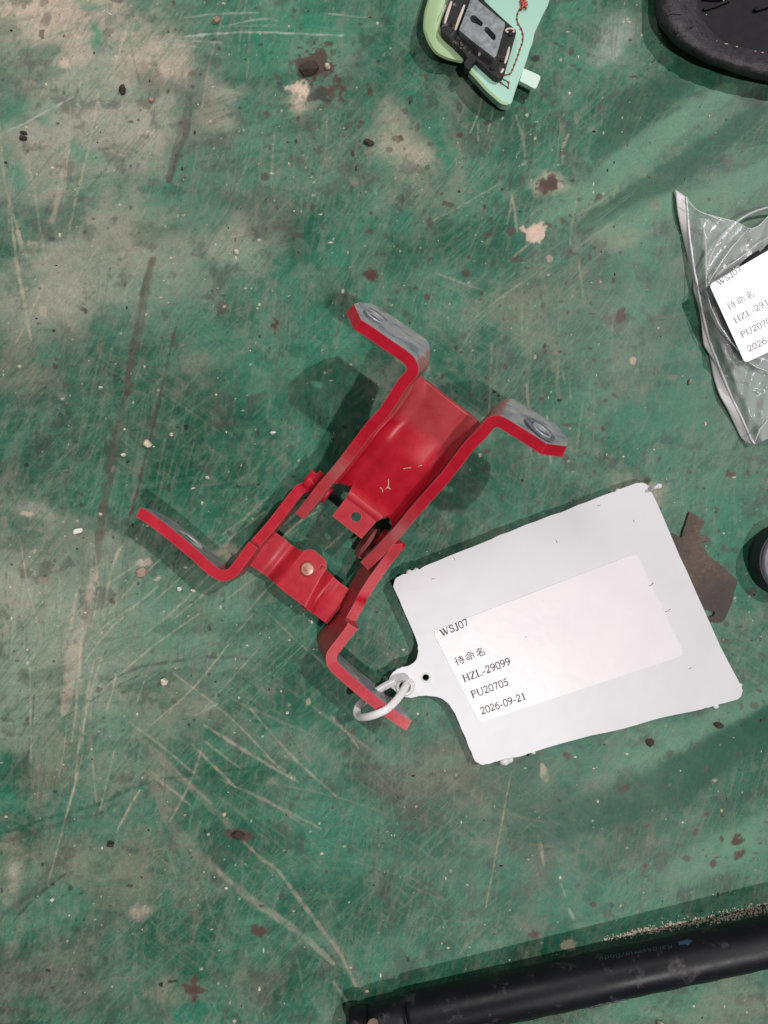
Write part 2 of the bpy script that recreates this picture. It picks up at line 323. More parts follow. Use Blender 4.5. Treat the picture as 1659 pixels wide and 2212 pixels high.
    ST = [
     ([(405, 225), (385, 310), (365, 392)], 15, 'brown', .85), ([(415, 230), (392, 320), (372, 380)], 9, 'dark', .7), ([(330, 560), (310, 650), (290, 745), (270, 860)], 19, 'brown', .8), ([(270, 850), (245, 990), (222, 1110), (205, 1225)], 19, 'brown', .62),
     ([(318, 590), (296, 700), (262, 880)], 7, 'dark', .6), ([(205, 1232), (186, 1330), (160, 1400), (150, 1480), (140, 1540)], 24, 'pink', .45), ([(385, 690), (350, 830), (318, 970), (290, 1085), (262, 1175)], 6, 'brown', 1.0), ([(350, 830), (322, 960), (296, 1065)], 4, 'dark', .8),
     ([(262, 1180), (245, 1220), (232, 1290)], 8, 'cream', .6), ([(215, 195), (192, 320), (165, 430), (150, 500)], 5, 'cream', .45), ([(24, 455), (36, 560), (52, 650), (68, 735)], 7, 'cream', .6), ([(38, 480), (46, 540)], 9, 'cream', .5), ([(60, 340), (82, 460), (97, 560)], 5, 'cream', .3), ([(150, 310), (130, 400), (115, 480)], 12, 'pink', .3),
     ([(0, 290), (60, 262), (160, 210)], 4, 'white', .6), ([(0, 148), (80, 90), (170, 60)], 3, 'teal', .7), ([(400, 78), (480, 72), (560, 70), (740, 76)], 4, 'white', .7), ([(400, 38), (470, 30), (560, 28)], 3, 'white', .6), ([(480, 58), (560, 42), (600, 44)], 3, 'white', .5), ([(390, 82), (440, 78)], 5, 'white', .5), ([(710, 30), (790, 38)], 3, 'white', .6), ([(400, 60), (500, 60)], 3, 'teal', .8),
     ([(585, 75), (565, 200), (540, 330)], 4, 'sage', .4), ([(380, 70), (360, 200), (330, 330), (300, 520)], 4, 'sage', .5), ([(280, 90), (302, 180)], 4, 'brown', .5), ([(0, 260), (12, 400), (60, 560)], 5, 'cream', .25),
     # hatch marks on the left
     ([(240, 1470), (300, 1444), (380, 1428), (470, 1418), (540, 1424)], 6, 'dark', .75), ([(130, 1555), (220, 1500), (300, 1460)], 3, 'clean_or_shadow', .7), ([(75, 1500), (68, 1580), (58, 1640)], 4, 'dark', .7), ([(0, 1490), (110, 1480)], 4, 'sage', .5),
     # lower left
     ([(300, 1590), (350, 1640), (400, 1690), (460, 1745), (510, 1800)], 15, 'beige', .6), ([(510, 1800), (560, 1850), (600, 1880), (645, 1940), (690, 2000), (735, 2060), (770, 2130)], 8, 'pink', .42), ([(690, 2000), (740, 2070), (790, 2140)], 24, 'beige', .4), ([(330, 1690), (372, 1780), (420, 1840), (480, 1890)], 24, 'beige', .5), ([(470, 1880), (540, 1940), (640, 2010), (720, 2080)], 12, 'pink', .32), ([(540, 1940), (600, 1980)], 14, 'beige', .45), ([(280, 1560), (360, 1620), (430, 1680)], 4, 'cream', .4),
     ([(0, 1800), (90, 1772), (200, 1742), (290, 1700), (400, 1675), (560, 1655)], 8, 'clean_or_shadow', .8), ([(0, 1818), (100, 1790), (220, 1755)], 9, 'dark', .5), ([(0, 1985), (60, 1940), (110, 1905), (155, 1885)], 13, 'dark', .65), ([(30, 1990), (90, 1930), (150, 1880)], 5, 'clean_or_shadow', .7), ([(200, 1790), (260, 1740), (330, 1690)], 4, 'sage', .35),
     ([(360, 1830), (382, 1895)], 4, 'sage', .75), ([(330, 1835), (378, 1885)], 3, 'beige', .7), ([(450, 1955), (470, 2000), (485, 2040)], 3, 'sage', .6), ([(440, 1905), (480, 1925)], 11, 'sage', .6), ([(300, 2190), (285, 2130)], 4, 'sage', .5), ([(450, 2150), (470, 2190)], 4, 'sage', .6), ([(430, 2130), (455, 2180)], 5, 'sage', .4), ([(500, 1740), (580, 1820)], 6, 'sage', .45), ([(720, 2120), (760, 2180)], 5, 'cream', .45),
     ([(500, 1510), (600, 1555), (690, 1595)], 6, 'beige', .6), ([(560, 1460), (640, 1500), (760, 1590), (860, 1660)], 4, 'beige', .4), ([(610, 1560), (700, 1690)], 4, 'beige', .4), ([(440, 1600), (520, 1660)], 3, 'cream', .45), ([(580, 1690), (720, 1720), (830, 1755)], 4, 'beige', .45), ([(760, 1860), (900, 1900)], 3, 'beige', .4), ([(420, 1545), (470, 1520)], 3, 'white', .4), ([(310, 1840), (430, 1822)], 5, 'beige', .5),
     # right
     ([(1115, 250), (1130, 300), (1135, 355)], 6, 'cream', .45), ([(1105, 420), (1118, 500)], 6, 'cream', .4), ([(1270, 330), (1278, 355)], 5, 'sage', .5), ([(1215, 260), (1217, 320)], 8, 'beige', .5), ([(1240, 255), (1250, 275)], 4, 'sage', .6), ([(1297, 235), (1300, 275)], 3, 'sage', .4), ([(1090, 500), (1100, 515)], 4, 'sage', .4), ([(1060, 610), (1140, 550), (1230, 470), (1360, 290)], 4, 'sage', .35), ([(1330, 380), (1340, 440)], 5, 'cream', .35),
     ([(1250, 560), (1262, 650)], 4, 'cream', .3), ([(1183, 900), (1190, 1000)], 6, 'cream', .4), ([(1138, 830), (1150, 990)], 5, 'cream', .35), ([(1200, 740), (1210, 860)], 8, 'beige', .5), ([(1180, 680), (1196, 800)], 12, 'beige', .4), ([(1120, 620), (1020, 600)], 3, 'beige', .3), ([(940, 590), (1040, 625)], 3, 'pink', .35), ([(1005, 1180), (1050, 1130), (1080, 1110)], 5, 'beige', .35),
     ([(1104, 1670), (1080, 1800), (1050, 1960)], 3, 'cream', .5), ([(1425, 1625), (1420, 1730)], 3, 'rust', .55), ([(1170, 1652), (1182, 1690)], 15, 'cream', .9), ([(1212, 1910), (1221, 1935)], 6, 'white', .5), ([(1228, 1962), (1240, 1985)], 7, 'white', .5), ([(1300, 1800), (1340, 1950)], 4, 'beige', .35), ([(930, 1930), (945, 1960), (975, 2020)], 3, 'sage', .5), ([(880, 1910), (960, 1945)], 3, 'beige', .5), ([(1190, 1740), (1180, 1830)], 9, 'beige', .35), ([(1162, 1800), (1175, 1870)], 8, 'pink', .4), ([(1355, 1660), (1330, 1700)], 10, 'dark', .4), ([(1375, 1640), (1350, 1700)], 6, 'dark', .4),
     ([(1640, 185), (1635, 270)], 18, 'rust', .5), ([(1625, 195), (1618, 240)], 8, 'dark', .5), ([(1475, 380), (1484, 300)], 3, 'sage', .3), ([(1490, 600), (1475, 700)], 9, 'dark', .35), ([(1215, 800), (1222, 830)], 5, 'cream', .5),
    ]
    for k, (p, w, c, o) in enumerate(ST): stroke(p, w * (1.25 if w > 8 else 1.0), c, o, (.28 if c in ('brown', 'dark') else .55) if w > 8 else .5, k % 20)
    # shadow and sheen bands painted into the floor colour
    for p, w, c, o in (([(1800, 1500), (1600, 1600), (1420, 1705), (1250, 1765), (1120, 1800)], 112, 'clean_or_shadow', .85), ([(1800, 1420), (1500, 1580), (1330, 1650)], 50, 'sage', .42), ([(1800, 1720), (1560, 1840), (1440, 1900)], 90, 'sage', .5),
                       ([(1580, 190), (1440, 285), (1300, 390), (1180, 470)], 62, 'sage', .75), ([(1640, 240), (1500, 345), (1380, 420), (1260, 490)], 66, 'clean_or_shadow', .8), ([(1560, 120), (1400, 215), (1290, 330)], 90, 'clean_or_shadow', .6), ([(1720, 330), (1560, 420), (1420, 450), (1300, 500)], 70, 'sage', .5)):
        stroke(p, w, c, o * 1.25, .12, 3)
    R = random.Random(11)
    def hatch(n, x0, x1, y0, y1, ang, da, l0, l1, w0, w1, cols, o0, o1):
        for k in range(n):
            x, y = R.uniform(x0, x1), R.uniform(y0, y1); a = math.radians(R.gauss(ang, da)); l = R.uniform(l0, l1) / 2; b = R.gauss(0, .05)
            d = np.array((math.cos(a), -math.sin(a))); q = np.array((-d[1], d[0])); c = np.array((x, y))
            stroke([c - d * l, c + q * b * l, c + d * l], R.uniform(w0, w1), R.choice(cols), R.uniform(o0, o1), .6, R.randrange(20))
    hatch(46, 200, 620, 1230, 1480, 42, 4, 60, 320, 1.6, 4, ['sage', 'cream', 'sage'], .25, .6)
    hatch(28, 120, 420, 1480, 1800, 72, 7, 60, 260, 2, 6, ['beige', 'pink', 'sage'], .25, .55)
    hatch(24, 0, 220, 1200, 1650, 85, 9, 80, 260, 2, 7, ['beige', 'pink', 'grey'], .25, .5)
    hatch(26, 100, 560, 1420, 1760, 48, 6, 60, 250, 1.6, 3.5, ['sage', 'beige'], .25, .5)
    hatch(30, 300, 900, 1380, 1760, -38, 8, 60, 320, 2, 6, ['beige', 'sage', 'pink'], .2, .48)
    hatch(34, 930, 1330, 420, 720, 38, 5, 50, 260, 1.6, 4, ['sage', 'beige', 'cream'], .2, .48)
    hatch(22, 1000, 1300, 230, 520, 80, 6, 30, 110, 2, 5, ['cream', 'sage', 'beige'], .25, .5)
    hatch(16, 960, 1330, 620, 950, 88, 5, 60, 180, 2, 6, ['beige', 'cream'], .2, .4)
    hatch(22, 840, 1180, 1640, 2000, 30, 60, 30, 160, 1.5, 3.5, ['beige', 'sage'], .25, .5)
    hatch(20, 250, 720, 1780, 2200, -76, 8, 30, 160, 2, 4, ['sage', 'beige'], .25, .5)
    hatch(18, 380, 900, 0, 420, 84, 12, 40, 220, 2, 4, ['sage', 'beige', 'cream'], .15, .35)
    hatch(14, 380, 760, 10, 110, 2, 3, 60, 220, 1.5, 3, ['white', 'teal', 'sage'], .3, .6)
    hatch(16, 0, 420, 60, 700, 74, 14, 60, 240, 2, 5, ['cream', 'beige', 'pink'], .15, .35)
    hatch(22, 120, 620, 720, 1130, 60, 30, 20, 90, 2, 6, ['dark', 'dark', 'brown'], .3, .6)
    hatch(26, 370, 620, 190, 560, 30, 40, 16, 70, 3, 8, ['dark', 'brown'], .25, .5)
    hatch(16, 480, 760, 1040, 1190, 42, 5, 40, 150, 2, 5, ['sage', 'cream'], .2, .45)
    hatch(60, 0, 1659, 0, 2212, 20, 80, 30, 200, 1.2, 2.6, ['sage', 'beige', 'clean_or_shadow', 'dark'], .15, .4)
    def spots(n, r0, r1, cols, o0, o1, box=(0, 1659, 0, 2212), pw=2.2):
        for k in range(n):
            x, y = R.uniform(box[0], box[1]), R.uniform(box[2], box[3]); r = r0 + (r1 - r0) * R.random() ** pw
            i0, i1 = np.searchsorted(ys, [y - 2 * r - 3, y + 2 * r + 3]); j0, j1 = np.searchsorted(xs, [x - 2 * r - 3, x + 2 * r + 3])
            if i0 >= i1 or j0 >= j1: continue
            s = np.s_[i0:i1, j0:j1]; e = R.uniform(.6, 1.4)
            d = np.hypot((X[s] - x) * e, (Y[s] - y) / e) / r + (n3[s] - .5) * 2.6 + (n2[s] - .5) * 1.2
            m = R.uniform(o0, o1) * (1 - sstep(.7, 1.1, d))
            img[s] += (C[R.choice(cols)] - img[s]) * np.clip(m, 0, 1)[..., None]
    box = (-150, 1810, -190, 2400)
    spots(1900, 1.2, 5, ['brown', 'dark', 'dark', 'black'], .4, .9, box); spots(120, 2, 8, ['black', 'brown'], .6, .95, box)
    spots(110, 3, 11, ['brown', 'dark', 'beige'], .3, .6, box)
    spots(60, 3, 12, ['pink', 'beige'], .3, .7, box)
    spots(260, 2, 8, ['rust', 'brown', 'dark'], .4, .85, (560, 1300, 80, 520)); spots(130, 2, 9, ['rust', 'brown'], .5, .9, (1300, 1659, 900, 1900)); spots(120, 2, 8, ['brown', 'rust'], .5, .9, (830, 1330, 480, 1050))
    spots(700, 1.2, 2.6, ['cream', 'white'], .5, .95, box)
    for x, y, r, c in ((668, 150, 40, 'brown'), (700, 190, 28, 'brown'), (650, 190, 22, 'pink'), (805, 592, 14, 'rust'), (690, 205, 20, 'dark'), (1185, 395, 16, 'rust'), (515, 1805, 20, 'brown'), (412, 2140, 15, 'brown'), (555, 2010, 14, 'brown'), (1405, 1605, 9, 'rust'), (1225, 1630, 8, 'brown'), (1550, 1565, 11, 'rust'), (1593, 1817, 11, 'rust'), (1592, 1845, 9, 'rust'), (1158, 2015, 9, 'brown'), (1345, 690, 14, 'brown'), (1160, 500, 18, 'pink'), (590, 705, 14, 'rust'), (805, 665, 8, 'brown')):
        for q in range(3): spots(1, r * .8, r, [c], .7, .9, (x - r * .5, x + r * .5, y - r * .4, y + r * .4), 1)
    # micro grain
    g = np.random.RandomState(5).rand(*X.shape).astype(np.float32); img *= (0.90 + .2 * g)[..., None] * (.9 + .2 * n3)[..., None]
    wear = np.clip((img[..., 0] - .03) / .25, 0, 1)
    k = 1 / PX * .001
    co = np.stack([(X - CX) * k, -(Y - CY) * k, np.zeros_like(X)], -1).reshape(-1, 3)
    h, w = X.shape; idx = np.arange(h * w).reshape(h, w)
    q = np.stack([idx[1:, :-1], idx[1:, 1:], idx[:-1, 1:], idx[:-1, :-1]], -1).reshape(-1)
    nq = (h - 1) * (w - 1)
    me = bpy.data.meshes.new("floor")
    me.vertices.add(h * w); me.vertices.foreach_set("co", co.ravel())
    me.loops.add(nq * 4); me.loops.foreach_set("vertex_index", q.astype(np.int32))
    me.polygons.add(nq); me.polygons.foreach_set("loop_start", np.arange(0, nq * 4, 4, dtype=np.int32))
    me.update(calc_edges=True)
    ca = me.color_attributes.new("paint", 'FLOAT_COLOR', 'POINT')
    ca.data.foreach_set("color", np.concatenate([img, wear[..., None]], -1).astype(np.float32).ravel())
    m = M("painted_floor", spec=.22)
    a = m.attr("paint"); fine = m.noise(2600, 3, .6); mid = m.noise(420, 5, .6)
    c = m.mix(1.0, a.outputs["Color"], m.ramp(fine, [(.25, .80), (.75, 1.2)]), 'MULTIPLY')
    c = m.mix(1.0, c, m.ramp(mid, [(.3, .88), (.7, 1.12)]), 'MULTIPLY')
    m.set("base", c)
    m.set("rough", m.math('ADD', m.math('MULTIPLY', a.outputs["Alpha"], .16), m.math('ADD', m.math('MULTIPLY', mid, .2), .31)))
    m.bump(m.math('ADD', m.math('MULTIPLY', a.outputs["Alpha"], -1.6), m.math('ADD', m.math('MULTIPLY', mid, .7), m.math('MULTIPLY', fine, .35))), .30, .0002)
    me.materials.append(m.m)
    o = bpy.data.objects.new("floor", me); COL.objects.link(o); tag(o, kind='structure')
    # floor of the hall beyond the close-up
    m2 = M("painted_floor_far", spec=.45, rough=.42)
    n = m2.noise(22, 10, .72); m2.set("base", m2.ramp(n, [(.35, (.008, .085, .05)), (.50, (.035, .15, .095)), (.60, (.07, .16, .115)), (.68, (.20, .19, .15))]))
    e = 6.0; a0, a1 = (FX0 - CX) * k, (xs[-1] - CX) * k; b1, b0 = -(FY0 - CY) * k, -(ys[-1] - CY) * k
    v = [(-e, -e, 0), (e, -e, 0), (e, e, 0), (-e, e, 0), (a0, b0, 0), (a1, b0, 0), (a1, b1, 0), (a0, b1, 0)]
    o2 = obj("floor", v, [(0, 1, 5, 4), (1, 2, 6, 5), (2, 3, 7, 6), (3, 0, 4, 7)], m2.m)
    tag(o2, kind='structure')
build_floor()
# ------------------------------------------------------------------ materials of the things
def red_paint():
    m = M("red_paint", spec=.24, coat=.22, coatr=.30)
    n = m.noise(180, 5, .6); f = m.noise(1500, 4, .6); s = m.noise(60, 4, .6)
    red = m.mix(m.ramp(n, [(.35, 0.), (.7, 1.)]), (.43, .005, .020), (.56, .011, .034))
    dust = m.attr("dust").outputs["Fac"]; bare = m.attr("bare").outputs["Fac"]
    dm = m.math('MULTIPLY', dust, m.math('ADD', .35, m.math('MULTIPLY', n, 1.1)))
    dx = m.n("ShaderNodeClamp"); m.link(dm, dx.inputs[0])
    c = m.mix(dx.outputs[0], red, (.36, .22, .20))
    chips = m.ramp(m.math('ADD', m.math('MULTIPLY', f, .55), m.math('MULTIPLY', s, .45)), [(.655, 0.), (.70, 1.)])
    c = m.mix(m.math('MULTIPLY', chips, .6), c, (.42, .30, .25))
    bv = m.n("ShaderNodeBevel"); bv.samples = 4; bv.inputs[0].default_value = .0007
    ge = m.n("ShaderNodeNewGeometry"); dt = m.n("ShaderNodeVectorMath", operation='DOT_PRODUCT'); m.link(bv.outputs[0], dt.inputs[0]); m.link(ge.outputs["Normal"], dt.inputs[1])
    ed = m.ramp(m.math('ADD', m.math('MULTIPLY', dt.outputs["Value"], -1.0), m.math('ADD', 1.0, m.math('MULTIPLY', m.math('SUBTRACT', s, .55), .35))), [(.04, 0.), (.16, 1.)])
    c = m.mix(m.math('MULTIPLY', ed, .24), c, (.52, .30, .26))
    met = m.ramp(m.noise(170, 5, .6, dist=.6), [(.34, (.20, .23, .29)), (.47, (.36, .37, .39)), (.58, (.42, .41, .40)), (.68, (.64, .61, .56))])
    bf = m.ramp(m.math('ADD', bare, m.math('MULTIPLY', m.math('SUBTRACT', n, .5), .5)), [(.40, 0.), (.62, 1.)])
    c = m.mix(bf, c, met)
    m.set("base", c); m.set("metal", m.math('MULTIPLY', bf, .12))
    r = m.mix(bf, m.mix(dx.outputs[0], (.38,) * 3, (.62,) * 3), (.5,) * 3)
    m.set("rough", r)
    m.set("coat", m.math('SUBTRACT', .22, m.math('MULTIPLY', m.math('MAXIMUM', bf, dx.outputs[0]), .22)))
    m.bump(m.math('ADD', m.math('MULTIPLY', f, .5), n), .25, .0003)
    return m.m
RED = red_paint()
def simple(name, c1, c2, scale=200, rough=.5, metal=0.0, bump=.2, detail=5, **kw):
    m = M(name, rough=rough, metal=metal, **kw)
    n = m.noise(scale, detail, .6); m.set("base", m.ramp(n, [(.3, c1), (.7, c2)])); m.bump(n, bump, .0003)
    return m.m
STEEL = simple("dull_steel", (.14, .16, .20), (.40, .42, .46), 600, .55, .3)
MARK = simple("scuffed_steel", (.10, .115, .145), (.24, .26, .29), 400, .55, .1)
BRIGHT = simple("worn_edge_steel", (.30, .31, .33), (.5, .5, .5), 500, .45, .2); DARKST = simple("dark_thread_steel", (.05, .06, .09), (.16, .18, .24), 500, .35, .6)
WHITE = M("white_plastic", rough=.36, spec=.45)
_n = WHITE.noise(40, 3); WHITE.set("base", WHITE.ramp(_n, [(.3, (.65, .64, .665)), (.7, (.69, .675, .705))])); WHITE.bump(WHITE.noise(28, 3), .22, .002); WHITE = WHITE.m
PAPER = M("label_paper", rough=.33, spec=.45); PAPER.set("base", PAPER.ramp(PAPER.noise(60, 4), [(.3, (.76, .72, .755)), (.7, (.79, .75, .78))])); PAPER.bump(PAPER.noise(45, 3), .2, .0012); PAPER = PAPER.m
WHITE2 = M("white_plastic_bright", rough=.3, base=(.86, .83, .85), sss=.6); WHITE2.set("Subsurface Radius", Vector((1, .9, .95))); WHITE2.set("Subsurface Scale", .0025); WHITE2 = WHITE2.m
INK = M("black_ink", rough=.5, base=(.018, .012, .022)).m
INK2 = M("grey_ink", rough=.5, base=(.17, .15, .21)).m
# ------------------------------------------------------------------ red hinge
D2 = math.radians
crop1 = lambda x, y: (735.1 + x * .1984, 630.8 + y * .1984)
crop2 = lambda x, y: (954.5 + x * .1984, 795.4 + y * .1984)
crop3 = lambda x, y: (625.3 + x * .1984, 959.9 + y * .1984)
crop4 = lambda x, y: (274.3 + x * .2645, 1014.8 + y * .2645)
crop5 = lambda x, y: (603.4 + x * .1984, 1179.4 + y * .1984)
AH = Vector((.61, .79, 0)).normalized(); PV = Vector((AH.y, -AH.x, 0))
TILT = D2(27)
AV = AH * math.cos(TILT) + Vector((0, 0, math.sin(TILT))); WV = -AH * math.sin(TILT) + Vector((0, 0, math.cos(TILT)))
OU = W(644, 1110, 22)
CAMP = Vector((0, 0, HC * .001))
def ray(px, py): return (W(px, py, 0) - CAMP)
def u_local(p, d=0.0):            # picture point on the plane d mm below the flange tops -> (s, q) mm
    r = ray(*p); k = ((OU - WV * d * .001) - CAMP).dot(WV) / r.dot(WV); x = CAMP + r * k - OU
    return x.dot(AV) * 1000, x.dot(PV) * 1000
def u_on_s(p, s):                 # picture point on the plane at length s -> (q, d)
    r = ray(*p); k = ((OU + AV * s * .001) - CAMP).dot(AV) / r.dot(AV); x = CAMP + r * k - OU
    return x.dot(PV) * 1000, -x.dot(WV) * 1000
def UW(s, q, d): return OU + (AV * s + PV * q - WV * d) * .001
hinge = empty("hinge", W(760, 1120, 0), "red painted steel hinge with bent mounting ears, standing half open in the middle", "hinge")
TH = .0039
def attr_by_face(o, fn):
    """fn(center_world, normal) -> dict of floats, stored per face corner averaged on vertices"""
    me = o.data; o0 = org(o); n = len(me.polygons)
    names = ("bare", "dust"); val = {k: np.zeros(n) for k in names}
    for i, p in enumerate(me.polygons):
        r = fn(p.center + o0, p.normal)
        for k in names: val[k][i] = r.get(k, 0)
    for k in names:
        a = me.attributes.new(k, 'FLOAT', 'FACE'); a.data.foreach_set("value", val[k])
def sheet(name, top, bot, nv, parent, thick=TH, bev=.0004, nu=None):
    """ruled steel sheet between two polylines of world points"""
    rows = []
    for a, b in zip(top, bot):
        a, b = Vector(a), Vector(b); rows.append([a.lerp(b, j / nv) for j in range(nv + 1)])
    o = grid(name, rows, RED, parent, True); solid(o, thick, 0, True); bake(o); smooth_by_angle(o, 40); bevel(o, bev, 2, 50); bake(o)
    return o
def upper_side(pts, tip, ear_i, side):
    """pts picture points of the middle of the cut edge, from the pivot end over the bend to the ear; tip: chamfered end"""
    L = [u_local(p) for p in pts]
    path = cr(L, 5)
    ts, tq = u_local(tip, 5.0)
    l = np.array(path); bs, bq = l[-1]
    # columns: (s, q, top depth, bottom depth)
    colm = []
    smax = max(s for s, q in path); tot = len(path)
    for i, (s, q) in enumerate(path):
        f = i / (tot - 1); kf = i / 5
        if kf < ear_i - 1: db = 14.5 if s > 16 else 12.5 + 2.0 * max(0, s) / 16
        else:
            e = min(1, (kf - (ear_i - 1)) / 2.2); db = 14.5 + 10.0 * (e * e * (3 - 2 * e))
        colm.append((s, q, 0.0, db))
    es = np.array([bs, bq])
    for t in np.linspace(0, 1, 6)[1:]:
        s, q = bs + (ts - bs) * t, bq + (tq - bq) * t
        colm.append((s, q, 5.5 * t, 24.5 - 13.0 * t ** 2.2))
    top = [UW(s, q, a) for s, q, a, b in colm]; bot = [UW(s, q, b) for s, q, a, b in colm]
    return colm, top, bot
left_pts = [crop3(110, 785), crop3(240, 622), crop3(365, 460), crop3(530, 270), crop3(745, -8), crop1(330, 1470), crop1(460, 1330), crop1(565, 1180), crop1(668, 1015), crop1(742, 930), crop1(788, 860), crop1(770, 775), crop1(715, 715), crop1(590, 625), crop1(470, 545), crop1(330, 445), crop1(188, 355)]
right_pts = [crop3(815, 1325), crop3(960, 1190), crop3(1080, 1060), crop3(1200, 930), crop3(1400, 690), crop2(0, 1230), crop2(140, 1055), crop2(290, 860), crop2(430, 715), crop2(520, 610), crop2(560, 585), crop2(620, 582), crop2(690, 615), crop2(870, 725), crop2(980, 795), crop2(1108, 880)]
lc, lt, lb = upper_side(left_pts, crop1(100, 180), 11, -1)
rc, rt, rb = upper_side(right_pts, crop2(1335, 915), 10, 1)
EAR_S = {}
for nm, colm, tp, bt, sgn, hole_px in (("L", lc, lt, lb, -1, (810.5, 683.5)), ("R", rc, rt, rb, 1, (1170, 929.5))):
    o = sheet("side_flange", tp, bt, 8, hinge)
    se = np.mean([c[0] for c in colm[-9:-1]]); EAR_S[nm] = se
    q, d = u_on_s(hole_px, se + TH * 500)
    c0, c1 = UW(se - 8, q, d), UW(se + 10, q, d)
    cut(o, *cyl_between(c0, c1, .0032, 32))
    qb = [c[1] for c in colm if c[0] > se - 6]; qe = (min(qb) if sgn > 0 else max(qb))
    def fn(c, n, se=se, sgn=sgn, qe=qe):
        x = c - OU; s, qq = x.dot(AV) * 1000, x.dot(PV) * 1000
        out = (qq - qe) * sgn
        b = max(0, n.dot(AV)) ** .5 * np.clip((out + 1.5) / 5, 0, 1) if n.dot(AV) > .45 else 0
        du = .80 * np.clip(1 - abs(out) / 10, 0, 1) * (n.dot(AV) > -.2) + (.55 if s < 14 and n.z < .75 else 0) + .12
        if n.dot(WV) > .75: du = .01 + .20 * float(np.clip((38 - s) / 30, 0, 1)) + (.34 * math.exp(-((s - 19) / 6) ** 2) if sgn > 0 else .3 * math.exp(-((s - 24) / 6) ** 2))
        return {"bare": b, "dust": du}
    attr_by_face(o, fn)
    # pressed rim and threaded insert of the ear hole
    ctr = UW(se + TH * 500 - .05, q, d)
    lathe("threaded_insert", ctr, AV, [(.0029, -.0032), (.0029, .0002), (.0031, .0004), (.0035, .0004), (.0037, .0001), (.0037, -.0010)], BRIGHT, o, 36, ring=True)
    lathe("worn_ring", UW(se + TH * 500 + .02, q, d), AV, [(.0040, 0), (.0042, .00012), (.0058, .00012), (.0062, 0)], MARK, o, 40, ring=True)
    rg = []
    for k in range(6): rg += [(.0027 if k % 2 else .00305, -.0045 + k * .0007)]
    lathe("thread", ctr, AV, [(.0034, -.0042)] + rg + [(.0034, -.0003)], DARKST, o, 28, ring=True)
# web of the upper channel
sL0 = [c for c in lc if c[2] == 0]; 
def q_at(colm, s):
    f = [(c[0], c[1]) for c in colm[:len(colm) // 2 + 6]]
    f.sort(); return float(np.interp(s, [a for a, b in f], [b for a, b in f]))
sEnd = u_local(crop1(1180, 1130), 16)[0]
s_lip0 = u_local(crop3(880, 610), 11)[0]
flS = [c[0] for c in lc[:43]]; flQ = [c[1] for c in lc[:43]]
frS = [c[0] for c in rc[:43]]; frQ = [c[1] for c in rc[:43]]
def webdepth(s):
    k = np.clip((s - (sEnd - 26)) / 13, 0, 1); k = k * k * (3 - 2 * k)
    return 10.6 + 3.4 * k + .04 * max(0, s - (sEnd - 13))
rows = []
Ns = 54
for i in range(Ns + 1):
    s = s_lip0 + (sEnd - s_lip0) * i / Ns
    se_ = min(s, max(flS) - 2)
    qa = float(np.interp(s, flS, flQ)) if s < 55 else float(np.interp(55, flS, flQ)) + (s - 55) * (-.02)
    qb = float(np.interp(s, frS, frQ)) if s < 55 else float(np.interp(55, frS, frQ)) + (s - 55) * (.02)
    D = webdepth(s); r = 6.4; row = []
    fl_ = max(0, (i - Ns + 7) / 7) ** 2; qa -= 2.2 * fl_; qb += 2.2 * fl_
    for j in range(9):
        a = j / 8 * math.pi / 2; row.append(UW(s, qa + r * (1 - math.cos(a)) + 1.5, D - r + r * math.sin(a)))
    for j in range(1, 10):
        t = j / 10; row.append(UW(s, qa + r + 1.5 + (qb - qa - 2 * r - 3.0) * t, D - .5 * math.sin(math.pi * t)))
    for j in range(9):
        a = (8 - j) / 8 * math.pi / 2; row.append(UW(s, qb - r * (1 - math.cos(a)) - 1.5, D - r + r * math.sin(a)))
    rows.append(row)
web = grid("web_plate", rows, RED, hinge, True); solid(web, .0028, 0); bake(web); smooth_by_angle(web, 40); bevel(web, .0005, 2, 50); bake(web)
attr_by_face(web, lambda c, n: {"dust": float(np.clip(((c - OU).dot(AV) * 1000 - (sEnd - 17)) / 18, 0, .22)) + .02})
# straw bits and scratches lying on the web
STRAW = simple("straw", (.62, .42, .30), (.74, .58, .44), 300, .8)
for pts in ([(1235, 268), (1280, 258), (1325, 256)], [(1075, 378), (1078, 430), (1072, 480)], [(1072, 460), (1100, 492)], [(1072, 462), (1045, 490)], [(1632, 252), (1612, 280), (1640, 290), (1645, 262), (1618, 300), (1604, 324)], [(1248, 618), (1240, 645)], [(985, 470), (1010, 490), (1015, 520)], [(1400, 240), (1440, 226)]):
    tube("straw_bit", cr([tuple(UW(*u_local(crop3(*p), 8.7), 8.7)) for p in pts], 4), .00016, STRAW, web, 5)
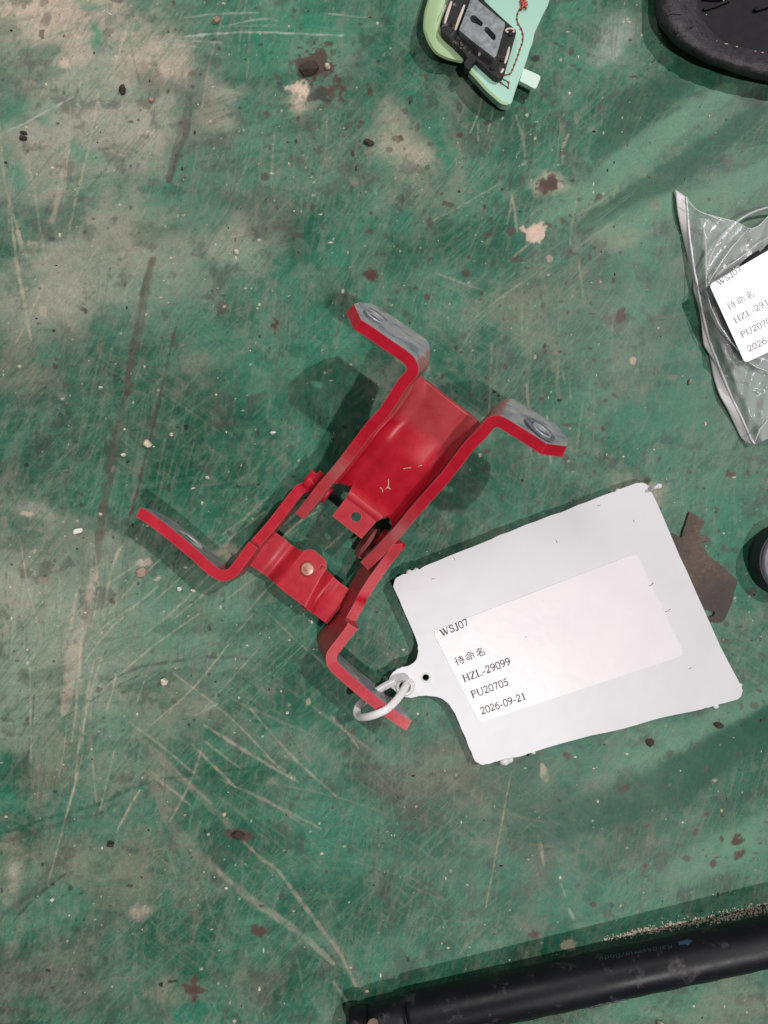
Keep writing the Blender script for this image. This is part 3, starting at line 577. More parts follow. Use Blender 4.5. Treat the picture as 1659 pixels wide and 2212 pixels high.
# stop tab with a hole, stepped up at the pivot end of the web
tb = [crop3(470, 778), crop3(785, 1025)]; tl = [crop3(625, 575), crop3(955, 830)]; ll = [crop3(690, 425), crop3(1110, 760)]
zt = {}
def tabz(s): return (UW(s_lip0, 0, 11.0).z * 1000)
s_tl = (u_local(tl[0], 7)[0] + u_local(tl[1], 7)[0]) / 2; s_tb = (u_local(tb[0], 6)[0] + u_local(tb[1], 6)[0]) / 2
rows = []
zt0 = UW(s_tl, 0, 5.2).z * 1000
for i in range(26):
    t = i / 25
    if t < .4:                                   # lip rising out of the web
        k = t / .4; e = k * k * (3 - 2 * k)
        d_add = math.sin(math.pi * k) * .6
        row = []
        for j in range(21):
            u = j / 20
            x = ll[0][0] + (ll[1][0] - ll[0][0]) * u; y = ll[0][1] + (ll[1][1] - ll[0][1]) * u
            x2 = tl[0][0] + (tl[1][0] - tl[0][0]) * u; y2 = tl[0][1] + (tl[1][1] - tl[0][1]) * u
            hor = max(0, abs(u - .5) * 2 - .72) / .28
            zw = 15.3; a = UW(s_lip0, 0, 11.4).z * 1000; b = zt0
            rid = 2.6 * math.sin(math.pi * min(1, k * 1.08)) ** .8; row.append(W(x + (x2 - x) * k, y + (y2 - y) * k, a + (b - a) * e + rid * (1 - .35 * hor) + .9 * hor * math.sin(math.pi * k)))
    else:
        k = (t - .4) / .6; row = []
        for j in range(21):
            u = j / 20
            x = tl[0][0] + (tl[1][0] - tl[0][0]) * u; y = tl[0][1] + (tl[1][1] - tl[0][1]) * u
            x2 = tb[0][0] + (tb[1][0] - tb[0][0]) * u; y2 = tb[0][1] + (tb[1][1] - tb[0][1]) * u
            row.append(W(x + (x2 - x) * k, y + (y2 - y) * k, zt0 - .6 * k))
    rows.append(row)
tab = grid("stop_tab", rows, RED, hinge, True); solid(tab, .0022, 0); bake(tab)
hc = W(*crop3(727, 790), zt0); cut(tab, *cyl_between(hc + Vector((0, 0, .006)), hc - Vector((0, 0, .006)), .00175, 28))
smooth_by_angle(tab, 50); bevel(tab, .0003, 2, 50); bake(tab); attr_by_face(tab, lambda c, n: {"dust": .10})
# ---- lower leaf
def lower_side(pts_z, V, depth, name):
    P, seg = [], []
    for q in pts_z + [None]:
        if q is None: P += cr([(p[0], p[1], z, dp) for p, z, dp in seg], 5); seg = []
        else: seg.append(q)
    top = [W(x, y, z) for x, y, z, dp in P]; bot = [t + Vector(V) * (dp * .001) for t, (x, y, z, dp) in zip(top, P)]
    return sheet(name, top, bot, 6, hinge)
VL = Vector((0, 0, -1)) - AH * .05
Lp = [(crop4(1610, 35), 22, 12), (crop4(1560, 92), 21, 14), (crop4(1500, 128), 20, 14), (crop4(1440, 148), 19, 14), (crop4(1385, 190), 18.5, 14), (crop4(1210, 415), 17.5, 14), (crop4(1050, 603), 17, 14), None, (crop4(1032, 613), 21.5, 17.5), (crop4(905, 785), 21.5, 18), (crop4(855, 842), 21.5, 19), (crop4(785, 866), 21.5, 20), (crop4(715, 836), 21.5, 20.5), (crop4(640, 775), 21.5, 20.8), (crop4(540, 682), 21.5, 21), (crop4(350, 525), 21.5, 21), (crop4(200, 412), 21.5, 19), (crop4(130, 365), 21.4, 15), (crop4(92, 345), 21.3, 11)]
oL = lower_side(Lp, VL, 15, "side_plate")
VR = Vector((0, 0, -1)) - PV * .26 - AH * .03
VRe = VR
Rp = [(crop3(1170, 1085), 22, 13), (crop3(1160, 1140), 21.5, 15), (crop3(1050, 1290), 20.5, 16), (crop3(920, 1470), 20, 16), (crop3(800, 1659), 19.5, 16), (crop5(880, 620), 18.5, 15), (crop5(775, 810), 18, 15), None, (crop5(803, 872), 22.5, 19), (crop5(650, 1075), 22.5, 20), (crop5(582, 1165), 22.5, 21), (crop5(565, 1230), 22.5, 21.4), (crop5(600, 1315), 22.5, 21.4), (crop5(760, 1465), 22.5, 21.4), (crop5(980, 1650), 22.5, 21), (crop5(1200, 1820), 22.5, 19.5), (crop5(1340, 1915), 22.4, 16), (crop5(1412, 1957), 22.3, 12)]
oR = lower_side(Rp, VR, 15, "side_plate")
for o, cpx in ((oL, (400, 1160)), (oR, (770, 1500))):
    lim = W(*cpx, 19)
    def fn(c, n, o=o):
        far = (c - W(480, 1240, 19)).dot(-PV) if o is oL else (c - W(705, 1420, 19)).dot(PV)
        b = float(np.clip(far * 1000 / 6, 0, 1)) if n.dot(AH) > .5 else 0
        du = .03 if n.z > .75 else (.22 if o is oL else .30)
        return {"bare": b, "dust": du}
    attr_by_face(o, fn)
# hole rim on the lower leaf's ear, a white reflection put into its colour
for e0, e1 in ((crop4(350, 525), crop4(540, 682)),):
    c = (W(*e0, 21.5) + W(*e1, 21.5)) / 2 + VL * .0095 + AH * (TH / 2); lathe("hole_rim", c - AH * .0010, AH, [(.0032, -.002), (.0032, .0012), (.0052, .0012), (.0056, .0004), (.0056, -.002)], simple("glint_zinc", (.72, .71, .75), (.88, .87, .9), 300, .3, 0), oL, 32, ring=True)
# cross plate with a pressed middle and a rivet
ne = [crop4(1200, 500), crop4(1280, 560), crop4(1340, 610), crop4(1405, 650), crop4(1440, 662), crop4(1490, 648), crop4(1530, 660), crop4(1595, 712), crop4(1625, 745), crop4(1630, 810), crop5(508, 225), crop5(530, 275), crop5(575, 320), crop5(650, 390), crop5(720, 440), crop5(800, 500)]
sw = [crop4(985, 765), crop4(1080, 830), crop4(1180, 900), crop4(1290, 1000), crop4(1400, 1080), crop4(1500, 1160), crop5(290, 690), crop5(400, 760), crop5(520, 850)]
A, Bp = resample(cr(ne, 5), 61), resample(cr(sw, 5), 61)
def cz(u, v):
    z = 6.2
    z += 3.4 * float(sstep(.22, .34, u) * (1 - sstep(.64, .78, u)))
    z -= 1.1 * math.exp(-((u - .22) / .05) ** 2) + 1.3 * math.exp(-((u - .79) / .05) ** 2)
    return z + .6 * math.sin(v * math.pi)
rows = []
for j in range(25):
    v = j / 24; rows.append([W(*(A[i] + (Bp[i] - A[i]) * v), cz(i / 60, v)) for i in range(61)])
cp = grid("cross_plate", rows, RED, hinge, True); solid(cp, .0022, -1); bake(cp); smooth_by_angle(cp, 45); bevel(cp, .0004, 2, 50); bake(cp)
attr_by_face(cp, lambda c, n: {"dust": .07})
rc_ = W(665.5, 1228.5, 9.4)
lathe("rivet", rc_ - Vector((0, 0, .001)), (0, 0, 1), [(.0027, -.0002), (.0027, .0012), (.0026, .0031), (.0022, .0036), (.0012, .0038), (0, .0038)], simple("worn_rivet", (.45, .10, .10), (.62, .42, .30), 500, .35, .2), cp, 28)
lathe("rivet_collar", rc_ - Vector((0, 0, .0012)), (0, 0, 1), [(.0034, 0), (.0034, .0004), (.0048, .0004), (.0048, 0)], RED, cp, 28, ring=True)
# pivot pin, washers
PS, PD = 8.0, 9.5
qa, qb = lc[0][1], rc[0][1]
v, f = cyl_between(UW(PS, qa - 6.5, PD), UW(PS, qa + 3.5, PD), .0034); pin = obj("pivot_pin", v, f, RED, hinge); bevel(pin, .0006); smooth_by_angle(pin)
v, f = cyl_between(UW(PS, qb - 2.4, PD), UW(PS, qb + 7.5, PD), .0034); pin2 = obj("pivot_pin", v, f, RED, hinge); bevel(pin2, .0006); smooth_by_angle(pin2)
P = [(crop3(985, 960), 12.0), (crop3(945, 985), 14.5), (crop3(880, 1075), 15.5), (crop3(815, 1165), 14.5), (crop3(790, 1245), 12.5)]
lug = sheet("pivot_lug", cr([tuple(W(*p, z)) for p, z in P], 4), cr([tuple(W(*p, z) + VR * .008) for p, z in P], 4), 4, hinge, .0030); attr_by_face(lug, lambda c, n: {"dust": .5})
P = [(crop4(1465, 100), 19.5), (crop4(1500, 62), 20), (crop4(1535, 18), 20.5)]
sheet("pivot_lug", [W(*p, z) for p, z in P], [W(*p, z) + VL * .011 for p, z in P], 4, hinge, .0028)
# ------------------------------------------------------------------ printed writing
SERIF = {
 'W': (.98, [([(.08, 1), (.30, 0)], .11), ([(.30, 0), (.49, .82)], .045), ([(.42, 1), (.66, 0)], .11), ([(.66, 0), (.88, 1)], .045), ([(-.02, .985), (.2, .985)], .04), ([(.32, .985), (.55, .985)], .04), ([(.76, .985), (1.0, .985)], .04)]),
 'S': (.56, [('c', [(.46, .72), (.44, .93), (.28, .99), (.12, .92), (.09, .76), (.2, .6), (.38, .46), (.48, .3), (.44, .1), (.27, .01), (.1, .07), (.06, .28)], .08), ([(.46, .72), (.46, .99)], .035), ([(.06, .28), (.06, .0)], .035)]),
 'J': (.42, [('c', [(.27, 1), (.27, .3), (.24, .02), (.12, -.02), (.02, .05)], .10), ([(.14, .985), (.42, .985)], .04)]),
 'H': (.74, [([(.14, 0), (.14, 1)], .1), ([(.6, 0), (.6, 1)], .1), ([(.14, .52), (.6, .52)], .045), ([(.01, .985), (.27, .985)], .04), ([(.47, .985), (.73, .985)], .04), ([(.01, .02), (.27, .02)], .04), ([(.47, .02), (.73, .02)], .04)]),
 'Z': (.64, [([(.06, .975), (.58, .975)], .05), ([(.55, .97), (.07, .03)], .1), ([(.05, .025), (.6, .025)], .05), ([(.07, .98), (.05, .78)], .04), ([(.6, .02), (.63, .24)], .04)]),
 'L': (.62, [([(.14, 0), (.14, 1)], .1), ([(.01, .985), (.29, .985)], .04), ([(.01, .02), (.57, .02)], .045), ([(.56, .02), (.61, .26)], .04)]),
 'P': (.58, [([(.14, 0), (.14, 1)], .1), ([(.01, .02), (.29, .02)], .04), ([(.01, .985), (.2, .985)], .04), ('c', [(.14, .97), (.36, .97), (.5, .85), (.5, .65), (.36, .5), (.14, .49)], .065)]),
 'U': (.74, [('c', [(.13, 1), (.13, .35), (.2, .06), (.38, -.01), (.55, .06), (.62, .35), (.62, 1)], .065), ([(.13, 1), (.13, .35)], .1), ([(.0, .985), (.26, .985)], .04), ([(.5, .985), (.74, .985)], .04)]),
 '-': (.36, [([(.04, .34), (.32, .34)], .075)]),
 '0': (.5, [('c', [(.25, .99), (.1, .88), (.05, .5), (.1, .12), (.25, .01), (.4, .12), (.45, .5), (.4, .88), (.25, .99)], .07)]),
 '1': (.5, [([(.27, 0), (.27, 1)], .09), ([(.12, .02), (.42, .02)], .04), ([(.1, .85), (.27, .97)], .045)]),
 '2': (.5, [('c', [(.05, .74), (.12, .94), (.26, .99), (.4, .9), (.41, .7), (.3, .45), (.05, .05)], .07), ([(.04, .045), (.42, .045)], .09), ([(.42, .05), (.47, .2)], .04)]),
 '5': (.5, [([(.14, .96), (.43, .96)], .08), ([(.15, .97), (.08, .58)], .045), ('c', [(.08, .58), (.26, .6), (.41, .46), (.4, .2), (.24, .02), (.05, .06)], .08)]),
 '6': (.5, [('c', [(.42, .98), (.22, .85), (.07, .55), (.07, .22), (.17, .03), (.33, .03), (.44, .2), (.43, .45), (.31, .58), (.16, .55), (.08, .42)], .07)]),
 '7': (.5, [([(.05, .955), (.46, .955)], .08), ([(.44, .95), (.2, 0)], .065), ([(.05, .96), (.03, .78)], .04)]),
 '9': (.5, [('c', [(.08, .02), (.28, .14), (.42, .42), (.44, .72), (.35, .95), (.2, .99), (.08, .86), (.06, .62), (.16, .45), (.3, .46), (.42, .6)], .07)]),
}
HANZI = {
 '待': (1.12, [([(.3, 1), (.08, .78)], .05), ([(.32, .74), (.04, .42)], .05), ([(.2, .58), (.2, 0)], .055), ([(.45, .84), (.92, .84)], .045), ([(.68, 1), (.68, .64)], .05), ([(.38, .64), (1, .64)], .045), ([(.4, .44), (1, .44)], .045), ([(.82, .58), (.82, .06), (.7, .02), (.62, .08)], .055), ([(.5, .32), (.6, .18)], .06)]),
 '命': (1.12, [([(.5, 1), (.3, .8), (.02, .62)], .05), ([(.5, 1), (.7, .8), (1, .64)], .055), ([(.34, .66), (.68, .66)], .045), ([(.14, .48), (.14, .12)], .05), ([(.14, .48), (.42, .48), (.42, .14)], .05), ([(.14, .2), (.42, .2)], .045), ([(.58, .5), (.58, 0)], .05), ([(.58, .5), (.9, .5), (.9, .16), (.8, .16)], .05)]),
 '名': (1.12, [([(.48, 1), (.3, .76), (.1, .6)], .05), ([(.4, .86), (.8, .86), (.6, .6), (.3, .36), (.04, .22)], .05), ([(.36, .7), (.5, .58)], .055), ([(.36, .38), (.36, 0)], .05), ([(.36, .38), (.86, .38), (.86, 0)], .05), ([(.36, .06), (.86, .06)], .045)]),
}
def write(text, start, end, hgt, zf, mat, parent, font=SERIF, name="printed_text", lift=.06, bold=1.0):
    """strokes laid on a surface: start, end of the baseline and cap height in picture units"""
    tot = sum(font[c][0] + .05 for c in text); d = np.array(end, float) - np.array(start, float); l = np.linalg.norm(d); d /= l
    up = np.array((d[1], -d[0])); sx = l / tot; x0 = 0; V, F = [], []; kz = 0
    def pt(u, v, k):
        q = np.array(start) + d * (u * sx) + up * (v * hgt); return W(q[0], q[1], zf(q[0], q[1]) + lift + k * .004)
    for ch in text:
        w, st = font[ch]
        for s in st:
            if s[0] == 'c': pts, wd = cr(s[1], 5), s[2]
            else: pts, wd = s[0], s[1]
            P = np.array(pts, float); P[:, 0] += x0; asp = sx / hgt
            Q = P * np.array([asp, 1.0]); n0 = len(V); kz = (kz + 1) % 5
            for i in range(len(Q)):
                t = Q[min(i + 1, len(Q) - 1)] - Q[max(i - 1, 0)]; t /= np.linalg.norm(t) + 1e-9; nn = np.array((-t[1], t[0])) * wd * bold / 2
                for sg in (1, -1):
                    r = Q[i] + nn * sg; V.append(pt(r[0] / asp, r[1], kz))
            F += [(n0 + 2 * i, n0 + 2 * i + 1, n0 + 2 * i + 3, n0 + 2 * i + 2) for i in range(len(Q) - 1)]
        x0 += w + .05
    return obj(name, V, F, mat, parent)
# ------------------------------------------------------------------ white tag
r3 = lambda x, y: (713.1 + .5555 * x, 1014.8 + .5555 * y)
def tagz(x, y):                      # the tag lies in one tilted plane
    g = -.0441 * (x - CX) / PX - .0224 * (y - CY) / PX
    return (8.45 + g) / (1 + g / HC)
out = [(247, 450), (254, 426), (275, 410), (300, 402), (322, 392), (345, 388), (362, 378), (450, 341), (560, 296), (660, 254), (760, 215), (900, 163), (1000, 124), (1100, 87), (1130, 76), (1190, 53), (1214, 50), (1236, 61), (1250, 85), (1330, 265), (1420, 470), (1520, 690), (1597, 838), (1602, 868), (1592, 888), (1570, 898), (1510, 913), (1488, 921), (1460, 926), (1420, 938), (1300, 962), (1140, 1005), (960, 1047), (840, 1083), (745, 1112), (690, 1122), (650, 1133), (615, 1143), (590, 1146), (568, 1136), (555, 1113), (535, 1065), (502, 985), (480, 938), (455, 905), (425, 886), (385, 879), (345, 880), (315, 886), (285, 880), (262, 866), (240, 850), (226, 828), (232, 805), (252, 781), (280, 768), (305, 763), (325, 750), (338, 730), (342, 695), (332, 650), (302, 582), (270, 508), (252, 468)]
rng = random.Random(3)
out = [(x + rng.uniform(-1.6, 1.6), y + rng.uniform(-1.6, 1.6)) for x, y in cr(out, 3, True)]
outline = [r3(x, y) for x, y in out]
hang = empty("hang_tag", W(1180, 1350, 0), "white plastic hang tag with a printed label, looped to the red hinge", "tag")
circ = lambda cx, cy, r, n=20: [(cx + r * math.cos(2 * math.pi * k / n), cy + r * math.sin(2 * math.pi * k / n)) for k in range(n)]
bx, by = r3(290, 842); hx, hy = r3(372, 808)
plate = prism("tag_plate", outline, lambda x, y: tagz(x, y) - .9, tagz, WHITE, hang, .0004, holes=(circ(bx, by, 12), circ(hx, hy, 8)))
lathe("small_eyelet", W(hx, hy, tagz(hx, hy)), (0, 0, 1), [(.00125, -.0014), (.00125, .0001), (.0014, .0003), (.0019, .0003), (.0022, -.0002)], WHITE2, plate, 24, ring=True)
lathe("eyelet", W(bx, by, tagz(bx, by)), (0, 0, 1), [(.0021, -.0026), (.0021, .0010), (.0024, .0016), (.0030, .0016), (.0036, .0006), (.0040, -.0004)], WHITE2, plate, 28, ring=True)
# burrs left from moulding
def burr(px, py, r, z=None):
    c = W(px, py, (tagz(px, py) if z is None else z) - .5); me = []
    bm = bmesh.new(); bmesh.ops.create_icosphere(bm, subdivisions=2, radius=r)
    v = [c + Vector((a.co.x * 1.25, a.co.y, a.co.z * .6)) + Vector([rng.uniform(-.12, .12) * r for _ in range(3)]) for a in bm.verts]; f = [[q.index for q in g.verts] for g in bm.faces]; bm.free()
    obj("moulding_burr", v, f, WHITE, plate, True)
for x, y, r in ((308, 399, .0011), (335, 389, .0009), (680, 1133, .0017), (700, 1128, .0011), (1500, 920, .0010), (1120, 82, .0009), (790, 1100, .0007), (1594, 838, .0008)): burr(*r3(x, y), r)
nub = tube("sprue", [W(*r3(1238, 76), tagz(*r3(1238, 76)) - .6), W(*r3(1258, 71), 7.6), W(*r3(1276, 64), 7.6)], [.0005, .0006, .0009], WHITE, plate, 8)
burr(*r3(1278, 63), .0011, 8)
HAIR = simple("fibre", (.36, .32, .30), (.5, .45, .42), 400, .8)
for pts in ([(878, 272), (884, 285)], [(480, 340), (486, 346), (484, 352)], [(1303, 553), (1315, 549), (1324, 541)], [(1395, 774), (1406, 769)], [(395, 425), (410, 422)], [(1258, 440), (1250, 448), (1240, 452)], [(1180, 195), (1184, 204)], [(760, 648), (764, 652)], [(1040, 140), (1052, 137)]):
    tube("fibre", [W(*r3(x, y), tagz(*r3(x, y)) + .12 + (.24 if 420 < x < 1260 and 400 < y < 900 else 0)) for x, y in pts], .00012, HAIR, plate, 5)
# label
lab_c = [(397, 628), (1190, 323), (1378, 722), (580, 985)]
def rounded_quad(c, r, n=5):
    o = []; L = len(c)
    for i in range(L):
        p, a, b = np.array(c[i], float), np.array(c[i - 1], float), np.array(c[(i + 1) % L], float)
        u = (a - p) / np.linalg.norm(a - p); v = (b - p) / np.linalg.norm(b - p)
        for k in range(n + 1):
            t = k / n; o.append(tuple((p + u * r) * (1 - t) ** 2 + p * 2 * t * (1 - t) + (p + v * r) * t ** 2))
    return o
lab = prism("label", [r3(x, y) for x, y in rounded_quad(lab_c, 26)], lambda x, y: tagz(x, y) - .02, lambda x, y: tagz(x, y) + .24, PAPER, plate, .00005)
tt = lambda x, y: (921.6 + .16533 * x, 1316.5 + .16533 * y)
lz = lambda x, y: tagz(x, y) + .24
TL = [("WSJ07", (200, 355), (560, 200), 92, SERIF), ("待命名", (392, 742), (800, 575), 112, HANZI), ("HZL-29099", (490, 952), (1112, 712), 93, SERIF), ("PU20705", (598, 1160), (1085, 982), 92, SERIF), ("2026-09-21", (722, 1373), (1312, 1168), 90, SERIF)]
for t, a, b, h, fn_ in TL: write(t, tt(*a), tt(*b), h * .16533, lz, INK, lab, fn_, bold=1.9)
# loop through the ear
K = lambda x, y, z: W(*crop5(x, y), z)
lp = [K(1385, 1500, 4.5), K(1392, 1488, 10.5), K(1365, 1545, 14.5), K(1290, 1660, 19), K(1180, 1770, 22.6), K(1060, 1830, 23.2), K(950, 1862, 21), K(870, 1860, 17), K(843, 1810, 14), K(870, 1735, 12), K(940, 1672, 11), K(1020, 1610, 10), K(1120, 1545, 8.8), K(1200, 1500, 8.0), K(1262, 1478, 7.2)]
loop = tube("loop", cr([tuple(p) for p in lp], 8), .00145, WHITE2, plate, 16, flat=.55)
# ------------------------------------------------------------------ mint plastic piece with black gasket (top edge)
r4 = lambda x, y: (877.7 + .2149 * x, .2149 * y)
MINT = M("mint_plastic", rough=.42, spec=.4); MINT.set("base", MINT.ramp(MINT.noise(25, 3), [(.3, (.36, .62, .52)), (.7, (.44, .69, .58))])); MINT = MINT.m
LIME = simple("lime_plastic", (.38, .54, .28), (.48, .62, .40), 30, .45, bump=.05)
FOAM = M("black_foam", rough=.7); _n = FOAM.noise(500, 6, .7); _p = FOAM.noise(120, 4, .6)
FOAM.set("base", FOAM.mix(FOAM.ramp(FOAM.math('ADD', FOAM.math('MULTIPLY', _n, .6), FOAM.math('MULTIPLY', _p, .4)), [(.56, 0.), (.66, .55)]), (.012, .011, .012), (.35, .31, .29))); FOAM.bump(_n, .6, .0006); FOAM = FOAM.m
GREYP = simple("grey_worn_metal", (.16, .185, .20), (.36, .39, .40), 420, .42, .4, .3)
GLUE = simple("pale_glue", (.62, .50, .44), (.74, .62, .56), 200, .6, bump=.3)
REDT = simple("red_thread", (.55, .07, .05), (.65, .10, .07), 800, .7); TEALT = simple("dark_green_thread", (.02, .13, .10), (.04, .17, .13), 800, .7)
piece = empty("plastic_housing", W(1050, 40, 0), "mint green plastic housing with black gasket and grey slotted plate at the top edge", "plastic part")
body = [(1180, -640), (1440, -420), (1465, -150), (1440, 0), (1420, 60), (1380, 130), (1335, 230), (1290, 330), (1270, 430), (1245, 490), (1215, 590), (1185, 680), (1110, 870), (1085, 950), (1062, 1025), (1048, 1044), (1020, 1050), (960, 1036), (880, 970), (790, 880), (720, 800), (660, 742), (630, 706), (680, 640), (700, 560), (600, 400), (480, 300), (500, -200), (640, -600)]
bodyz = lambda x, y: 7.5
bp = prism("mint_shell", [r4(x, y) for x, y in body], 3.0, 7.5, MINT, piece, .0008)
# raised side wall of the shell along its lower left edge
def ribbon_wall(name, pts, zb, zt_, th, mat, parent):
    P = cr([(*r4(x, y), a, b) for (x, y), a, b in pts], 6)
    rows = [[W(x, y, a + (b - a) * j / 5) for j in range(6)] for x, y, a, b in P]
    o = grid(name, rows, mat, parent, True); solid(o, th, 0); bake(o); bevel(o, .0004, 2, 50); return o
ribbon_wall("shell_rim", [((640, 712), 3, 9), ((720, 800), 2.5, 9.5), ((800, 890), 2, 9.5), ((880, 965), 2, 9), ((960, 1030), 2, 8.4), ((1020, 1044), 2, 8)], 0, 0, .0012, LIME, bp)
flap_rows = []
edge_o = cr([(300, -260), (225, 0), (190, 140), (182, 285), (200, 350), (235, 440), (300, 530), (400, 585), (500, 612), (560, 618), (612, 560)], 5)
edge_i = cr([(460, -260), (440, 0), (390, 130), (350, 230), (345, 290), (365, 335), (420, 375), (480, 420), (530, 470), (570, 520), (625, 560)], 5)
n_ = len(edge_o)
for k in range(9):
    t = k / 8; flap_rows.append([W(*r4(*(edge_o[i] + (edge_i[i] - edge_o[i]) * t)), 2.4 + 7.5 * (1 - t) ** 1.6 * (.5 + .5 * math.sin(math.pi * min(1, i / n_ + .25))) + 3.8 * t) for i in range(n_)])
fl = grid("curled_flap", flap_rows, LIME, piece, True); solid(fl, .0011, 0); bevel(fl, .0003)
tabo = prism("side_tab", [r4(x, y) for x, y in [(1180, 684), (1250, 712), (1330, 750), (1346, 762), (1350, 785), (1314, 872), (1304, 886), (1284, 890), (1210, 850), (1138, 812)]], 5.2, 7.2, simple("pale_mint_plastic", (.60, .80, .68), (.68, .85, .74), 30, .45, bump=.05), piece, .0005)
gask = [(560, -420), (900, -330), (780, 0), (880, 95), (980, 190), (1080, 278), (1100, 300), (1106, 330), (1075, 440), (1040, 560), (1000, 700), (975, 765), (932, 790), (880, 768), (790, 690), (700, 604), (660, 650), (632, 694), (600, 690), (578, 640), (612, 575), (560, 505), (480, 425), (400, 360), (368, 330), (346, 290), (362, 220), (430, 0), (470, -200)]
gk = prism("gasket", [r4(x, y) for x, y in gask], 7.0, 10.5, FOAM, piece, .0009)
well = [(735, -40), (990, 215), (1000, 240), (905, 575), (880, 590), (705, 450), (655, 470), (630, 430), (540, 330), (520, 300), (640, 0), (655, -60)]
def strip(name, pts, w, z, mat, parent, hgt=.9):
    P = resample(cr(pts, 6), 12); wd = [w * (.35 + .65 * math.sin(math.pi * (i + .5) / 12) ** .5) for i in range(12)]
    return tube(name, [W(*r4(x, y), z) for x, y in P], [a * .2149 / PX * .001 / 1.0 for a in wd], mat, parent, 8, flat=hgt * .5)
for pts, w in (([(455, 10), (425, 100), (400, 180), (385, 240)], 16), ([(585, 50), (550, 140), (520, 220), (490, 305)], 15), ([(1035, 470), (1015, 560), (988, 640)], 14), ([(745, 505), (728, 560)], 13), ([(978, 690), (950, 735)], 13), ([(395, 50), (365, 130)], 5), ([(895, 588), (880, 600)], 10)): strip("glue_strip", pts, w, 10.6, GLUE, gk)
tube("glue_ring", [W(*r4(1043 + 44 * math.cos(a), 308 + 20 * math.sin(a)), 10.7) for a in np.linspace(0.2, 5.9, 20)], .00035, GLUE, gk, 8)
for (x, y), r in (((1045, 345), 30), ((640, 395), 26), ((560, 450), 30), ((700, 530), 24), ((860, 690), 26), ((960, 610), 22), ((470, 250), 30)):
    c = W(*r4(x, y), 10.3); lathe("foam_lump", c, (0, 0, 1), [(r * .2149 / PX * .001, 0), (r * .17 / PX * .001, .0009), (0, .0012)], FOAM, gk, 10)
dsh = lambda pts: [r4(x, y) for x, y in pts]
s1 = [(640, 180), (650, 160), (672, 150), (700, 160), (768, 228), (766, 250), (752, 268), (738, 258), (700, 238), (665, 225), (645, 205)]
s2 = [(785, 282), (800, 268), (820, 272), (895, 348), (902, 372), (892, 398), (876, 406), (850, 382), (808, 336), (785, 312)]
pl = prism("slotted_plate", dsh([(700, -30), (724, 10), (990, 228), (993, 250), (905, 560), (882, 580), (700, 440), (535, 306), (534, 292), (636, 26), (650, -20)]), 9.0, 14.0, GREYP, piece, .0006, holes=(dsh(s1), dsh(s2)))
stp = [(1185, 55), (1150, 80), (1128, 110), (1115, 150), (1112, 190), (1122, 235), (1140, 262), (1155, 290), (1170, 330), (1174, 370), (1172, 405), (1158, 455), (1140, 500), (1128, 540), (1115, 575), (1100, 615), (1085, 655), (1072, 690), (1050, 735), (1020, 750), (990, 752)]
tube("stitching", [W(*r4(x, y), 7.7) for x, y in cr(stp, 4)], .00022, TEALT, bp, 6)
tube("stitching", [W(*r4(x, y), 7.7) for x, y in cr([(905, 795), (950, 830), (1022, 880)], 4)], .0002, TEALT, bp, 6)
tube("stitching", [W(*r4(x, y), 7.7) for x, y in ((960, 788), (1030, 825), (1026, 878))], .0002, TEALT, bp, 6)
for x, y in resample(stp, 16).tolist() + [(960, 792), (1030, 826), (1026, 880), (958, 832)]:
    c = W(*r4(x, y), 7.9); lathe("stitch", c, (0, 0, 1), [(.0004, -.0003), (.0004, .0001), (.0002, .0004), (0, .00045)], REDT, bp, 8)
for a in range(7):
    q = a * .9 + .3; c = np.array((1185, 38)); e = c + np.array((math.cos(q), math.sin(q))) * (30 + 22 * (a % 3))
    tube("thread_knot", [W(*r4(*c), 8.2), W(*r4(*((c + e) / 2)), 9.0), W(*r4(*e), 8.0)], .0004, REDT, bp, 6)
# ------------------------------------------------------------------ black leathery pad (upper right corner)
LEATH = M("black_leather", rough=.5, spec=.4); _a = LEATH.noise(110, 6, .65, dist=.9); _b = LEATH.noise(420, 4, .6); _w = LEATH.noise(34, 2)
LEATH.set("base", LEATH.ramp(_b, [(.3, (.030, .026, .031)), (.7, (.062, .054, .062))])); LEATH.bump(LEATH.math('ADD', LEATH.math('MULTIPLY', _a, 1.0), LEATH.math('MULTIPLY', _b, .25)), .9, .0018); LEATH = LEATH.m
INNER = simple("black_rubber", (.008, .007, .009), (.016, .015, .018), 200, .6, bump=.15, spec=.2)
pad = empty("leather_pad", W(1640, -60, 0), "black leathery moulded pad with wrinkled rounded rim in the upper right corner", "pad")
r5 = lambda x, y: (1371.4 + .1733 * x, .1733 * y)
oe = cr([(1160, -1900), (560, -1600), (300, -900), (262, -300), (262, 0), (258, 110), (292, 280), (372, 400), (500, 555), (700, 678), (900, 785), (1100, 850), (1300, 925), (1659, 1010), (2200, 1080), (2900, 900), (3300, 200), (3300, -900), (2700, -1700), (1900, -1950)], 8, True)
ie = cr([(1350, -1400), (950, -1200), (760, -800), (740, -300), (765, 0), (790, 150), (850, 290), (990, 445), (1120, 540), (1300, 592), (1659, 655), (2150, 700), (2600, 560), (2850, 100), (2800, -800), (2400, -1300), (1850, -1450)], 8, True)
N = 150
oe = resample([tuple(p) for p in oe] + [tuple(oe[0])], N + 1)[:-1]; ie = resample([tuple(p) for p in ie] + [tuple(ie[0])], N + 1)[:-1]
